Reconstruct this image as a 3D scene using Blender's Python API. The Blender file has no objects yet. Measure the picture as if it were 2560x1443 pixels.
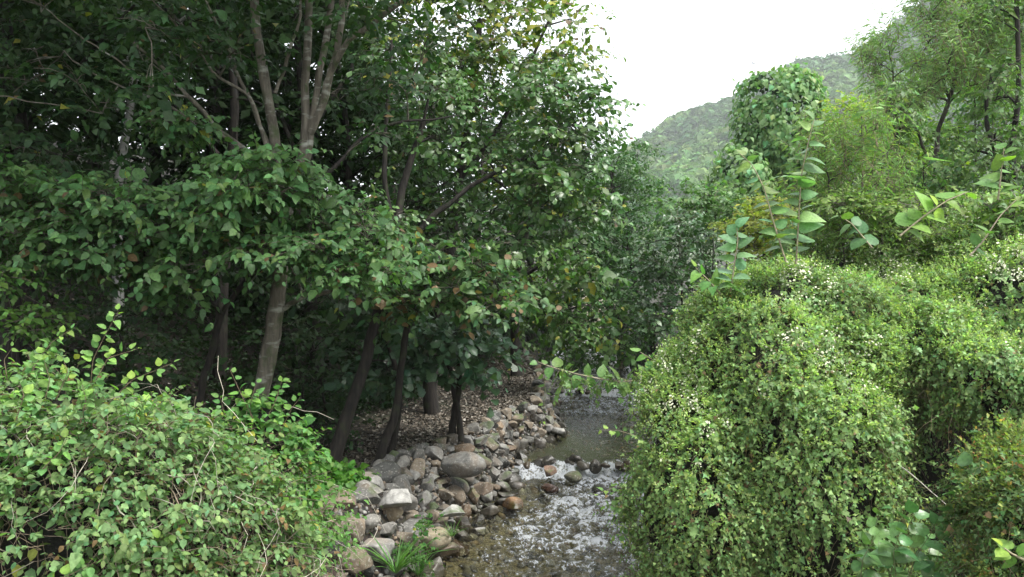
import bpy, math
import numpy as np
from mathutils import Matrix, Vector

rng = np.random.default_rng(11)
R = math.radians
scene = bpy.context.scene

# ------------------------------------------------------------------ camera
F_PX, CX, CY = 2009.0, 1280.0, 721.5
CAM_Z, PITCH = 4.6, R(2.0)
cam_data = bpy.data.cameras.new('camera')
cam_data.sensor_width = 36.0
cam_data.lens = 36.0 * F_PX / 2560.0
cam_data.clip_start = 0.1
cam_data.clip_end = 5000.0
cam = bpy.data.objects.new('camera', cam_data)
scene.collection.objects.link(cam)
cam.location = (0, 0, CAM_Z)
cam.rotation_euler = (R(90) - PITCH, 0, 0)
scene.camera = cam

# ------------------------------------------------------------------ sky, sun, exposure
SUN_EL, SUN_AZ = R(58), R(115)          # azimuth clockwise from +Y
world = bpy.data.worlds.new('World')
scene.world = world
world.use_nodes = True
wn, wl_ = world.node_tree.nodes, world.node_tree.links
wn.clear()
w_out = wn.new('ShaderNodeOutputWorld')
w_bg = wn.new('ShaderNodeBackground')
w_sky = wn.new('ShaderNodeTexSky')
w_sky.sky_type = 'NISHITA'
w_sky.sun_disc = False
w_sky.sun_elevation = SUN_EL
w_sky.sun_rotation = SUN_AZ
w_sky.air_density = 1.0
w_sky.dust_density = 3.0
w_mix = wn.new('ShaderNodeMix')
w_mix.data_type = 'RGBA'
w_mix.inputs['Factor'].default_value = 0.84     # overcast: an even white cloud sheet
w_mix.inputs['B'].default_value = (8.1, 8.4, 8.6, 1)
wl_.new(w_sky.outputs['Color'], w_mix.inputs['A'])
wl_.new(w_mix.outputs['Result'], w_bg.inputs['Color'])
w_bg.inputs['Strength'].default_value = 0.062
wl_.new(w_bg.outputs['Background'], w_out.inputs['Surface'])

sun_data = bpy.data.lights.new('sun', 'SUN')
sun_data.energy = 1.5
sun_data.angle = R(22)
sun_data.color = (1.0, 0.97, 0.92)
sun = bpy.data.objects.new('sun', sun_data)
scene.collection.objects.link(sun)
sdir = Vector((math.sin(SUN_AZ) * math.cos(SUN_EL), math.cos(SUN_AZ) * math.cos(SUN_EL), math.sin(SUN_EL)))
sun.rotation_euler = sdir.to_track_quat('Z', 'Y').to_euler()

scene.view_settings.view_transform = 'Standard'
scene.view_settings.look = 'None'
scene.view_settings.gamma = 1.0
scene.view_settings.exposure = 2.25
scene.render.engine = 'CYCLES'
cy = scene.cycles
cy.use_denoising = True
cy.max_bounces = 7
cy.diffuse_bounces = 3
cy.glossy_bounces = 3
cy.transmission_bounces = 4
cy.transparent_max_bounces = 8
cy.volume_bounces = 0
cy.caustics_reflective = False
cy.caustics_refractive = False
cy.sample_clamp_indirect = 6.0

# ------------------------------------------------------------------ helpers
cP, sP = math.cos(PITCH), math.sin(PITCH)

def at(px, py, Y):
    """point seen at pixel (px, py) of the photo that stands Y metres away"""
    a, b = (px - CX) / F_PX, -(py - CY) / F_PX
    d = np.array([a, cP + b * sP, -sP + b * cP])
    t = Y / d[1]
    return np.array([d[0] * t, Y, CAM_Z + d[2] * t])

def on_z(px, py, z):
    a, b = (px - CX) / F_PX, -(py - CY) / F_PX
    d = np.array([a, cP + b * sP, -sP + b * cP])
    t = (z - CAM_Z) / d[2]
    return np.array([d[0] * t, d[1] * t, z])

def project(P):
    x, y, z = P[:, 0], P[:, 1], P[:, 2] - CAM_Z
    zc = y * cP - z * sP
    yc = y * sP + z * cP
    zc = np.maximum(zc, 1e-3)
    return CX + F_PX * x / zc, CY - F_PX * yc / zc, zc

def norm(a):
    return a / np.maximum(np.linalg.norm(a, axis=-1, keepdims=True), 1e-9)

def smooth(a, b, x):
    t = np.clip((np.asarray(x, float) - a) / (b - a), 0, 1)
    return t * t * (3 - 2 * t)

def _hash(i, j, k, s):
    h = (i * 374761393 + j * 668265263 + k * 1274126177 + s * 974711) & 0xFFFFFFFF
    h = ((h ^ (h >> 13)) * 1103515245) & 0xFFFFFFFF
    return ((h ^ (h >> 16)) & 0xFFFF) / 32767.5 - 1.0

def noise(p, seed=0):
    p = np.asarray(p, float)
    f = np.floor(p)
    q = p - f
    q = q * q * (3 - 2 * q)
    i, j, k = f[..., 0].astype(np.int64), f[..., 1].astype(np.int64), f[..., 2].astype(np.int64)
    r = 0
    for a in (0, 1):
        for b in (0, 1):
            for c in (0, 1):
                w = (q[..., 0] if a else 1 - q[..., 0]) * (q[..., 1] if b else 1 - q[..., 1]) * (q[..., 2] if c else 1 - q[..., 2])
                r = r + w * _hash(i + a, j + b, k + c, seed)
    return r

def fbm(p, oct=3, seed=0):
    p = np.asarray(p, float)
    r, a, s = 0, 1.0, 0
    for o in range(oct):
        r = r + a * noise(p * (2 ** o) + o * 17.3, seed + o)
        s += a
        a *= 0.5
    return r / s

def xyz(x, y, z=None):
    x = np.asarray(x, float); y = np.asarray(y, float)
    z = np.zeros_like(x) if z is None else np.asarray(z, float)
    return np.stack(np.broadcast_arrays(x, y, z), -1)

# ---- meshes from chunks (verts, faces, colours)
def build_mesh(name, chunks, mat=None, smooth_shade=True, extra=None):
    me = bpy.data.meshes.new(name)
    vs, fl, fs, cols, off = [], [], [], [], 0
    hascol = any(c[2] is not None for c in chunks)
    for V, Fc, C in chunks:
        if len(V) == 0 or len(Fc) == 0:
            continue
        vs.append(V)
        fl.append((Fc + off).reshape(-1))
        fs.append(np.full(len(Fc), Fc.shape[1]))
        if hascol:
            cols.append(C if C is not None else np.full((len(V), 3), 0.3))
        off += len(V)
    if not vs:
        return me
    V = np.concatenate(vs).astype(np.float32)
    L = np.concatenate(fl).astype(np.int32)
    S = np.concatenate(fs)
    me.vertices.add(len(V)); me.vertices.foreach_set('co', V.ravel())
    me.loops.add(len(L)); me.loops.foreach_set('vertex_index', L)
    me.polygons.add(len(S))
    me.polygons.foreach_set('loop_start', np.concatenate([[0], np.cumsum(S)[:-1]]).astype(np.int32))
    me.polygons.foreach_set('use_smooth', np.full(len(S), smooth_shade))
    if hascol:
        C = np.concatenate(cols).astype(np.float32)
        at_ = me.attributes.new('tint', 'FLOAT_COLOR', 'POINT')
        at_.data.foreach_set('color', np.concatenate([C, np.ones((len(C), 1), np.float32)], 1).ravel())
    for k, arr in (extra or {}).items():
        a_ = me.attributes.new(k, 'FLOAT', 'POINT')
        a_.data.foreach_set('value', np.asarray(arr, np.float32))
    me.update(calc_edges=True)
    if mat is not None:
        me.materials.append(mat)
    return me

def link(name, me, parent=None, loc=None, kind=None):
    o = bpy.data.objects.new(name, me)
    scene.collection.objects.link(o)
    if parent is not None:
        o.parent = parent
    if loc is not None:
        o.location = loc
    if kind:
        o['kind'] = kind
    return o

def thing(name, label, cat, loc, group=None):
    o = bpy.data.objects.new(name, None)
    o.empty_display_size = 0.2
    scene.collection.objects.link(o)
    o.location = loc
    o['label'] = label
    o['category'] = cat
    if group:
        o['group'] = group
    return o

def child(name, chunks, mat, parent, kind=None, smooth_shade=True):
    base = np.array(parent.location)
    ch = [(V - base, Fc, C) for V, Fc, C in chunks]
    return link(name, build_mesh(name, ch, mat, smooth_shade), parent, kind=kind)

# ---- tubes
def tubes(P, Rd, sides=6, col=None, rough=0.0):
    """P (n,k,3) polylines, Rd (n,k) radii -> chunk"""
    P = np.asarray(P, float); Rd = np.asarray(Rd, float)
    n, k, _ = P.shape
    T = norm(np.gradient(P, axis=1))
    m = norm(P[:, -1] - P[:, 0] + 1e-6)
    ref = np.zeros((n, 3)); ref[np.arange(n), np.argmin(np.abs(m), axis=1)] = 1
    A = norm(np.cross(T, ref[:, None, :]))
    B = np.cross(T, A)
    ang = np.arange(sides) * 2 * math.pi / sides
    r = Rd[:, :, None, None] * np.ones((1, 1, sides, 1))
    V = P[:, :, None, :] + r * (np.cos(ang)[None, None, :, None] * A[:, :, None, :] + np.sin(ang)[None, None, :, None] * B[:, :, None, :])
    if rough:
        V = V + (V - P[:, :, None, :]) * (fbm(V * 3.1, 3, 5) * rough)[..., None]
    V = V.reshape(-1, 3)
    i = np.arange(n)[:, None, None] * k * sides
    j = np.arange(k - 1)[None, :, None] * sides
    s = np.arange(sides)[None, None, :]
    s2 = (s + 1) % sides
    a = (i + j + s); b = (i + j + s2); c = b + sides; d = a + sides
    Fc = np.stack([a, b, c, d], -1).reshape(-1, 4)
    C = None
    if col is not None:
        col = np.asarray(col, float)
        if col.ndim == 1:
            col = np.tile(col, (n, 1))
        C = np.repeat(col, k * sides, axis=0)
    return (V, Fc, C)

def resample(pts, n):
    pts = np.asarray(pts, float)
    d = np.concatenate([[0], np.cumsum(np.linalg.norm(np.diff(pts[:, :3], axis=0), axis=1))])
    t = np.linspace(0, d[-1], n)
    out = np.stack([np.interp(t, d, pts[:, i]) for i in range(pts.shape[1])], -1)
    for _ in range(2):                      # ease the kinks
        out[1:-1] = 0.25 * out[:-2] + 0.5 * out[1:-1] + 0.25 * out[2:]
    return out

def stem(pts, r0, r1, n=24, sides=10, wob=0.02, seed=0, rough=0.18, flare=0.0):
    p = resample(pts, n)
    p = p + np.stack([fbm(xyz(np.arange(n) * .37, seed * 3.1 + i, 0), 2, i) for i in range(3)], -1) * wob
    t = np.linspace(0, 1, n)
    r = r0 * (1 - t) + r1 * t
    if flare:
        r = r * (1 + flare * np.exp(-t * n / 1.8))
    return tubes(p[None], r[None], sides, rough=rough), p, r

# ---- leaf shapes: stem at the origin, tip at +Y 1, face +Z
def strip_leaf(ts, ws, fold=0.25, curl=0.25, rib=1.12):
    ts = np.asarray(ts, float); ws = np.asarray(ws, float)
    V, C, F = [], [], []
    idx = []
    for t, w in zip(ts, ws):
        m = len(V); V.append((0, t, -curl * t * t)); C.append(rib)
        if w > 0:
            V.append((-w, t - .02, fold * w - curl * t * t)); C.append(1.0)
            V.append((w, t - .02, fold * w - curl * t * t)); C.append(1.0)
            idx.append((m, m + 1, m + 2))
        else:
            idx.append((m, m, m))
    for (m0, l0, r0), (m1, l1, r1) in zip(idx[:-1], idx[1:]):
        for s0, s1, flip in ((l0, l1, 0), (r0, r1, 1)):
            quad = [m0, m1, s1, s0]
            tri = []
            for q in quad:
                if q not in tri:
                    tri.append(q)
            if flip:
                tri = tri[::-1]
            if len(tri) == 4:
                F.append((tri[0], tri[1], tri[2])); F.append((tri[0], tri[2], tri[3]))
            elif len(tri) == 3:
                F.append(tuple(tri))
    return np.array(V, float), np.array(F), np.array(C)

def fan_leaf(outline, centre=(0, .38), cup=.12, curl=.2):
    V = [(centre[0], centre[1], -cup * .5)] + [(x, y, cup * abs(x) - curl * max(y, 0) ** 2) for x, y in outline]
    n = len(outline)
    F = [(0, 1 + i, 1 + (i + 1) % n) for i in range(n)][::-1]
    C = [1.12] + [1.0] * n
    return np.array(V, float), np.array([f[::-1] for f in F]), np.array(C)

LEAF = {
    'cheap': (np.array([(0, 0, 0), (-.29, .48, .06), (0, 1, -.1), (.29, .48, .06)], float), np.array([(0, 2, 1), (0, 3, 2)]), np.ones(4)),
    'oval_lo': strip_leaf([0, .42, 1], [0, .35, 0], .2, .2),
    'oval': strip_leaf([0, .28, .65, 1], [0, .33, .29, 0], .2, .25),
    'oval_hi': strip_leaf([0, .1, .28, .5, .72, .88, 1], [0, .2, .35, .37, .28, .13, 0], .25, .3, 1.25),
    'oak': strip_leaf([0, .3, .55, .78, 1], [0, .13, .27, .33, 0], .2, .25),
    'oak_hi': strip_leaf([0, .15, .3, .38, .5, .57, .68, .75, .86, .93, 1], [.0, .06, .17, .13, .27, .22, .36, .29, .34, .2, 0], .22, .3, 1.3),
    'narrow': strip_leaf([0, .45, 1], [0, .09, 0], .3, .5),
    'lobed': fan_leaf([(0, 0), (-.22, -.1), (-.5, .18), (-.3, .42), (-.36, .62), (-.12, .6), (0, 1), (.12, .6), (.36, .62), (.3, .42), (.5, .18), (.22, -.1)]),
    'lobed_lo': fan_leaf([(0, 0), (-.48, .12), (-.2, .5), (0, 1), (.2, .5), (.48, .12)]),
    'heart': strip_leaf([0, .02, .2, .45, .7, .88, 1], [0, .23, .39, .40, .28, .12, 0], .18, .28, 1.2),
    'heart_lo': strip_leaf([0, .1, .5, .8, 1], [0, .36, .43, .2, 0], .18, .28, 1.12),
    'petal': strip_leaf([0, .5, 1], [0, .34, 0], .1, .0, 1.0),
    'blade': strip_leaf([0, .35, .7, 1], [.012, .02, .014, 0], .3, .45),
}

def place(tmpl, P, D, N, S, C, wvar=.15, cvar=.6):
    tv, tf, tc = LEAF[tmpl]
    n, k = len(P), len(tv)
    if n == 0:
        return (np.zeros((0, 3)), np.zeros((0, 3), int), np.zeros((0, 3)))
    D = norm(D)
    X = norm(np.cross(D, N)); Z = np.cross(X, D)
    w = (1 + rng.normal(0, wvar, n))[:, None]
    c = (1 + rng.normal(0, cvar, n))[:, None]
    sx = tv[None, :, 0] * w * S[:, None]
    sy = tv[None, :, 1] * S[:, None] * np.ones((n, 1))
    sz = tv[None, :, 2] * c * S[:, None]
    V = P[:, None, :] + sx[..., None] * X[:, None, :] + sy[..., None] * D[:, None, :] + sz[..., None] * Z[:, None, :]
    Fc = (tf[None] + (np.arange(n) * k)[:, None, None]).reshape(-1, 3)
    Cc = (C[:, None, :] * tc[None, :, None]).reshape(-1, 3)
    return (V.reshape(-1, 3), Fc, Cc)

def leaf_cols(n, base, var=.22, yellow=.0, brown=.0, P=None, patch=.0):
    base = np.asarray(base, float) * np.array([.92, 1.04, .80])
    c = np.tile(base, (n, 1)) * np.exp(rng.normal(0, var, (n, 1)))
    hue = rng.normal(0, .10, n)
    c[:, 0] *= 1 + hue; c[:, 2] *= 1 - hue * .6
    if P is not None and patch:
        q = fbm(P * .9, 2, 3)
        c *= np.exp(q * patch)[:, None]
    m = rng.random(n) < yellow
    c[m] = c[m] * .3 + np.array([.28, .26, .035]) * (.6 + .5 * rng.random((m.sum(), 1)))
    m = rng.random(n) < brown
    c[m] = np.array([.16, .105, .05]) * (.5 + .9 * rng.random((m.sum(), 1)))
    return c

def rand_dirs(n):
    return norm(rng.normal(0, 1, (n, 3)))

def sprays(base, dirs, L, m, size, droop=.3, up=1.0, spread=55, njit=.35, leaf_droop=.25, pair=False):
    """leafy twigs: returns leaf arrays (P, D, N, S) and twig polylines"""
    n = len(base)
    dirs = norm(dirs)
    L = np.broadcast_to(np.asarray(L, float), (n,))
    t = (np.arange(m) + .7) / m
    if pair:
        t = (np.arange(m) // 2 + .8) / (m / 2 + .3)
    t = np.clip(t, 0, 1)
    tt = t[None, :] * np.ones((n, 1)) + rng.normal(0, .03, (n, m))
    down = np.array([0, 0, -1.0])
    pos = base[:, None, :] + dirs[:, None, :] * (L[:, None] * tt)[..., None] + down * (droop * L[:, None] * tt ** 2)[..., None]
    tan = norm(dirs[:, None, :] + down * (2 * droop * tt)[..., None])
    upv = norm(np.array([0, 0, 1.0]) * up + rng.normal(0, .35, (n, 1, 3)) - 1e-3)
    side = norm(np.cross(tan, upv))
    sg = np.where(np.arange(m) % 2 == 0, 1.0, -1.0)[None, :, None]
    a = np.radians(spread + rng.normal(0, 14, (n, m)))[..., None]
    if m > 2:
        a[:, -1] *= .15
    D = tan * np.cos(a) + side * sg * np.sin(a) + down * leaf_droop + rng.normal(0, .15, (n, m, 3))
    N = np.cross(side, tan) + rng.normal(0, njit, (n, m, 3))
    N = np.where((N[..., 2:3] < -.1), -N, N)
    S = size * (1 - .25 * tt ** 2) * np.exp(rng.normal(0, .27, (n, m)))
    tk = np.array([-.25, .15, .6, 1.0])[None, :]
    TP = base[:, None, :] + dirs[:, None, :] * (L[:, None] * tk)[..., None] + down * (droop * L[:, None] * np.maximum(tk, 0) ** 2)[..., None]
    return pos.reshape(-1, 3), norm(D.reshape(-1, 3)), norm(N.reshape(-1, 3)), S.reshape(-1), TP

def twig_tubes(TP, r=.006, col=(.12, .1, .075)):
    TP = TP[:, [0, 1, 3]]
    n, k, _ = TP.shape
    return tubes(TP, np.tile(np.linspace(r, r * .35, k), (n, 1)), 3, col=col)

PENDING = []
def leaves(owner, P, D, N, S, C, lo, hi, mat, nmax=0, name='foliage', leaf_name='leaf'):
    PENDING.append(dict(o=owner, P=P, D=D, N=N, S=S, C=C, lo=lo, hi=hi, mat=mat, nmax=nmax, name=name, ln=leaf_name))

# ------------------------------------------------------------------ materials
def new_mat(name):
    m = bpy.data.materials.new(name)
    m.use_nodes = True
    nt = m.node_tree
    nt.nodes.clear()
    out = nt.nodes.new('ShaderNodeOutputMaterial')
    return m, nt, out

def nd(nt, t, **kw):
    n = nt.nodes.new(t)
    for k, v in kw.items():
        if k in n.inputs:
            n.inputs[k].default_value = v
        else:
            setattr(n, k, v)
    return n

def ramp(nt, stops, fac=None, interp='LINEAR'):
    n = nt.nodes.new('ShaderNodeValToRGB')
    n.color_ramp.interpolation = interp
    el = n.color_ramp.elements
    while len(el) < len(stops):
        el.new(.5)
    for e, (p, c) in zip(el, stops):
        e.position = p
        e.color = (c, c, c, 1) if isinstance(c, (int, float)) else (*c, 1)
    if fac is not None:
        nt.links.new(fac, n.inputs['Fac'])
    return n

def mixc(nt, fac, a, b, mode='MIX'):
    n = nt.nodes.new('ShaderNodeMix'); n.data_type = 'RGBA'; n.blend_type = mode
    for k, v in (('Factor', fac), ('A', a), ('B', b)):
        if hasattr(v, 'is_output'):
            nt.links.new(v, n.inputs[k])
        elif k == 'Factor':
            n.inputs[k].default_value = v
        else:
            n.inputs[k].default_value = (*v, 1)
    return n.outputs['Result']

def leaf_mat(name, gloss=.42, trans=.35, spec=.28):
    m, nt, out = new_mat(name)
    a = nd(nt, 'ShaderNodeAttribute', attribute_name='tint')
    geo = nd(nt, 'ShaderNodeNewGeometry')
    ns = nd(nt, 'ShaderNodeTexNoise', Scale=38.0, Detail=2.0)
    nt.links.new(geo.outputs['Position'], ns.inputs['Vector'])
    v = ramp(nt, [(.3, .78), (.7, 1.2)], ns.outputs['Fac'])
    col = mixc(nt, 1.0, a.outputs['Color'], v.outputs['Color'], 'MULTIPLY')
    # the pale underside of the blade
    under = mixc(nt, .25, col, (.13, .18, .09))
    col2 = mixc(nt, geo.outputs['Backfacing'], col, under)
    p = nd(nt, 'ShaderNodeBsdfPrincipled', Roughness=gloss)
    p.inputs['Specular IOR Level'].default_value = spec
    nt.links.new(col2, p.inputs['Base Color'])
    bp = nd(nt, 'ShaderNodeBump', Strength=.3, Distance=.01)
    nt.links.new(ns.outputs['Fac'], bp.inputs['Height'])
    nt.links.new(bp.outputs['Normal'], p.inputs['Normal'])
    tr = nd(nt, 'ShaderNodeBsdfTranslucent')
    tc = mixc(nt, 1.0, col, (1.2, 1.6, .6), 'MULTIPLY')
    nt.links.new(tc, tr.inputs['Color'])
    mx = nd(nt, 'ShaderNodeMixShader'); mx.inputs['Fac'].default_value = trans
    nt.links.new(p.outputs['BSDF'], mx.inputs[1]); nt.links.new(tr.outputs['BSDF'], mx.inputs[2])
    nt.links.new(mx.outputs['Shader'], out.inputs['Surface'])
    return m

def tint_mat(name, rough=.8):
    m, nt, out = new_mat(name)
    a = nd(nt, 'ShaderNodeAttribute', attribute_name='tint')
    geo = nd(nt, 'ShaderNodeNewGeometry')
    ns = nd(nt, 'ShaderNodeTexNoise', Scale=24.0, Detail=3.0)
    nt.links.new(geo.outputs['Position'], ns.inputs['Vector'])
    v = ramp(nt, [(.3, .6), (.7, 1.35)], ns.outputs['Fac'])
    col = mixc(nt, 1.0, a.outputs['Color'], v.outputs['Color'], 'MULTIPLY')
    p = nd(nt, 'ShaderNodeBsdfPrincipled', Roughness=rough)
    nt.links.new(col, p.inputs['Base Color'])
    nt.links.new(p.outputs['BSDF'], out.inputs['Surface'])
    return m

def bark_mat(name, dark, light, lichen=.0, moss=.0, scale=1.0, streak=True):
    m, nt, out = new_mat(name)
    geo = nd(nt, 'ShaderNodeNewGeometry')
    mp = nd(nt, 'ShaderNodeMapping'); mp.inputs['Scale'].default_value = (14 * scale, 14 * scale, 2.2 * scale) if streak else (6, 6, 9)
    nt.links.new(geo.outputs['Position'], mp.inputs['Vector'])
    n1 = nd(nt, 'ShaderNodeTexNoise', Scale=1.0, Detail=5.0, Roughness=.65)
    nt.links.new(mp.outputs['Vector'], n1.inputs['Vector'])
    c = ramp(nt, [(.36, dark), (.64, light)], n1.outputs['Fac']).outputs['Color']
    n2 = nd(nt, 'ShaderNodeTexNoise', Scale=5.0, Detail=3.0)
    nt.links.new(geo.outputs['Position'], n2.inputs['Vector'])
    if lichen:
        mp2 = nd(nt, 'ShaderNodeMapping'); mp2.inputs['Scale'].default_value = (3, 3, 9)
        nt.links.new(geo.outputs['Position'], mp2.inputs['Vector'])
        n3 = nd(nt, 'ShaderNodeTexNoise', Scale=1.3, Detail=3.0)
        nt.links.new(mp2.outputs['Vector'], n3.inputs['Vector'])
        f = ramp(nt, [(.58 - lichen * .1, 0.0), (.72 - lichen * .1, .8)], n3.outputs['Fac'])
        c = mixc(nt, f.outputs['Color'], c, (.34, .35, .30))
    if moss:
        f = ramp(nt, [(.55, 0.0), (.68, moss)], n2.outputs['Fac'])
        c = mixc(nt, f.outputs['Color'], c, (.045, .07, .02))
    p = nd(nt, 'ShaderNodeBsdfPrincipled', Roughness=.85)
    nt.links.new(c, p.inputs['Base Color'])
    bp = nd(nt, 'ShaderNodeBump', Strength=.8, Distance=.02)
    nt.links.new(n1.outputs['Fac'], bp.inputs['Height'])
    nt.links.new(bp.outputs['Normal'], p.inputs['Normal'])
    nt.links.new(p.outputs['BSDF'], out.inputs['Surface'])
    return m

def stone_mat():
    m, nt, out = new_mat('stone')
    oi = nd(nt, 'ShaderNodeObjectInfo')
    geo = nd(nt, 'ShaderNodeNewGeometry')
    tc = nd(nt, 'ShaderNodeTexCoord')
    off = nd(nt, 'ShaderNodeVectorMath', operation='MULTIPLY_ADD')
    nt.links.new(oi.outputs['Random'], off.inputs[0]); off.inputs[1].default_value = (37, 91, 53)
    nt.links.new(geo.outputs['Position'], off.inputs[2])
    base = ramp(nt, [(0, (.26, .215, .16)), (.14, (.30, .285, .255)), (.28, (.12, .12, .11)), (.42, (.25, .20, .145)), (.54, (.34, .33, .305)),
                     (.66, (.17, .165, .15)), (.83, (.25, .18, .12)), (.87, (.22, .215, .20)), (.94, (.40, .385, .36)), (1, (.15, .135, .11))], oi.outputs['Random'], 'CONSTANT').outputs['Color']
    own = nd(nt, 'ShaderNodeAttribute', attribute_name='own'); own.attribute_type = 'OBJECT'
    base = mixc(nt, own.outputs['Fac'], base, oi.outputs['Color'])
    n1 = nd(nt, 'ShaderNodeTexNoise', Scale=7.0, Detail=6.0, Roughness=.7)
    nt.links.new(off.outputs['Vector'], n1.inputs['Vector'])
    c = mixc(nt, 1.0, base, ramp(nt, [(.28, .28), (.5, .6), (.72, .95)], n1.outputs['Fac']).outputs['Color'], 'MULTIPLY')
    n4 = nd(nt, 'ShaderNodeTexNoise', Scale=2.6, Detail=3.0)
    nt.links.new(off.outputs['Vector'], n4.inputs['Vector'])
    c = mixc(nt, ramp(nt, [(.52, 0.0), (.68, .4)], n4.outputs['Fac']).outputs['Color'], c, (.20, .14, .085))
    n5 = nd(nt, 'ShaderNodeTexNoise', Scale=30.0, Detail=4.0)
    nt.links.new(off.outputs['Vector'], n5.inputs['Vector'])
    c = mixc(nt, ramp(nt, [(.58, 0.0), (.66, .5)], n5.outputs['Fac']).outputs['Color'], c, (.42, .41, .37))
    # moss on the upper faces
    sep = nd(nt, 'ShaderNodeSeparateXYZ'); nt.links.new(geo.outputs['Normal'], sep.inputs['Vector'])
    n6 = nd(nt, 'ShaderNodeTexNoise', Scale=1.7, Detail=4.0); nt.links.new(geo.outputs['Position'], n6.inputs['Vector'])
    mm = nd(nt, 'ShaderNodeMath', operation='MULTIPLY')
    nt.links.new(ramp(nt, [(.0, 0.0), (.6, 1.0)], sep.outputs['Z']).outputs['Color'], mm.inputs[0])
    nt.links.new(ramp(nt, [(.56, 0.0), (.64, .75)], n6.outputs['Fac']).outputs['Color'], mm.inputs[1])
    c = mixc(nt, mm.outputs['Value'], c, (.055, .085, .022))
    # wetness near the stream surface
    at_ = nd(nt, 'ShaderNodeAttribute', attribute_name='wet'); at_.attribute_type = 'OBJECT'
    wz = nd(nt, 'ShaderNodeSeparateXYZ'); nt.links.new(geo.outputs['Position'], wz.inputs['Vector'])
    sb = nd(nt, 'ShaderNodeMath', operation='SUBTRACT'); nt.links.new(at_.outputs['Fac'], sb.inputs[0]); nt.links.new(wz.outputs['Z'], sb.inputs[1])
    wet = ramp(nt, [(.45, 0.0), (.6, 1.0)], None)
    ad = nd(nt, 'ShaderNodeMath', operation='MULTIPLY_ADD'); nt.links.new(sb.outputs['Value'], ad.inputs[0]); ad.inputs[1].default_value = 2.0; ad.inputs[2].default_value = .66
    nt.links.new(ad.outputs['Value'], wet.inputs['Fac'])
    c = mixc(nt, wet.outputs['Color'], c, mixc(nt, 1.0, c, (.36, .34, .30), 'MULTIPLY'))
    p = nd(nt, 'ShaderNodeBsdfPrincipled')
    nt.links.new(c, p.inputs['Base Color'])
    rr = nd(nt, 'ShaderNodeMapRange'); nt.links.new(wet.outputs['Color'], rr.inputs['Value']); rr.inputs['To Min'].default_value = .82; rr.inputs['To Max'].default_value = .25
    nt.links.new(rr.outputs['Result'], p.inputs['Roughness'])
    bp = nd(nt, 'ShaderNodeBump', Strength=.7, Distance=.03)
    nt.links.new(n1.outputs['Fac'], bp.inputs['Height'])
    nt.links.new(bp.outputs['Normal'], p.inputs['Normal'])
    nt.links.new(p.outputs['BSDF'], out.inputs['Surface'])
    return m

def ground_mat():
    m, nt, out = new_mat('ground')
    geo = nd(nt, 'ShaderNodeNewGeometry')
    n1 = nd(nt, 'ShaderNodeTexNoise', Scale=16.0, Detail=6.0, Roughness=.7)
    n2 = nd(nt, 'ShaderNodeTexVoronoi', Scale=26.0)
    n3 = nd(nt, 'ShaderNodeTexNoise', Scale=.8, Detail=4.0)
    for n in (n1, n2, n3):
        nt.links.new(geo.outputs['Position'], n.inputs['Vector'])
    c = ramp(nt, [(.3, (.01, .009, .006)), (.5, (.026, .022, .015)), (.68, (.06, .05, .036))], n1.outputs['Fac']).outputs['Color']
    c = mixc(nt, .5, c, mixc(nt, 1.0, c, n2.outputs['Color'], 'MULTIPLY'))
    c = mixc(nt, ramp(nt, [(.55, 0.0), (.7, .6)], n3.outputs['Fac']).outputs['Color'], c, (.035, .045, .018))
    at_ = nd(nt, 'ShaderNodeAttribute', attribute_name='bed')
    bedc = mixc(nt, ramp(nt, [(.35, 0.0), (.65, 1.0)], n2.outputs['Distance']).outputs['Color'], ramp(nt, [(.3, (.15, .13, .085)), (.7, (.30, .26, .18))], n1.outputs['Fac']).outputs['Color'], (.10, .09, .06))
    pl = nd(nt, 'ShaderNodeAttribute', attribute_name='pool')
    bedc = mixc(nt, pl.outputs['Fac'], bedc, (.045, .055, .03))      # silt and algae of the still pool
    c = mixc(nt, at_.outputs['Fac'], c, bedc)
    p = nd(nt, 'ShaderNodeBsdfPrincipled', Roughness=.9)
    nt.links.new(c, p.inputs['Base Color'])
    bp = nd(nt, 'ShaderNodeBump', Strength=.8, Distance=.03)
    nt.links.new(n1.outputs['Fac'], bp.inputs['Height']); nt.links.new(bp.outputs['Normal'], p.inputs['Normal'])
    nt.links.new(p.outputs['BSDF'], out.inputs['Surface'])
    return m

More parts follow.
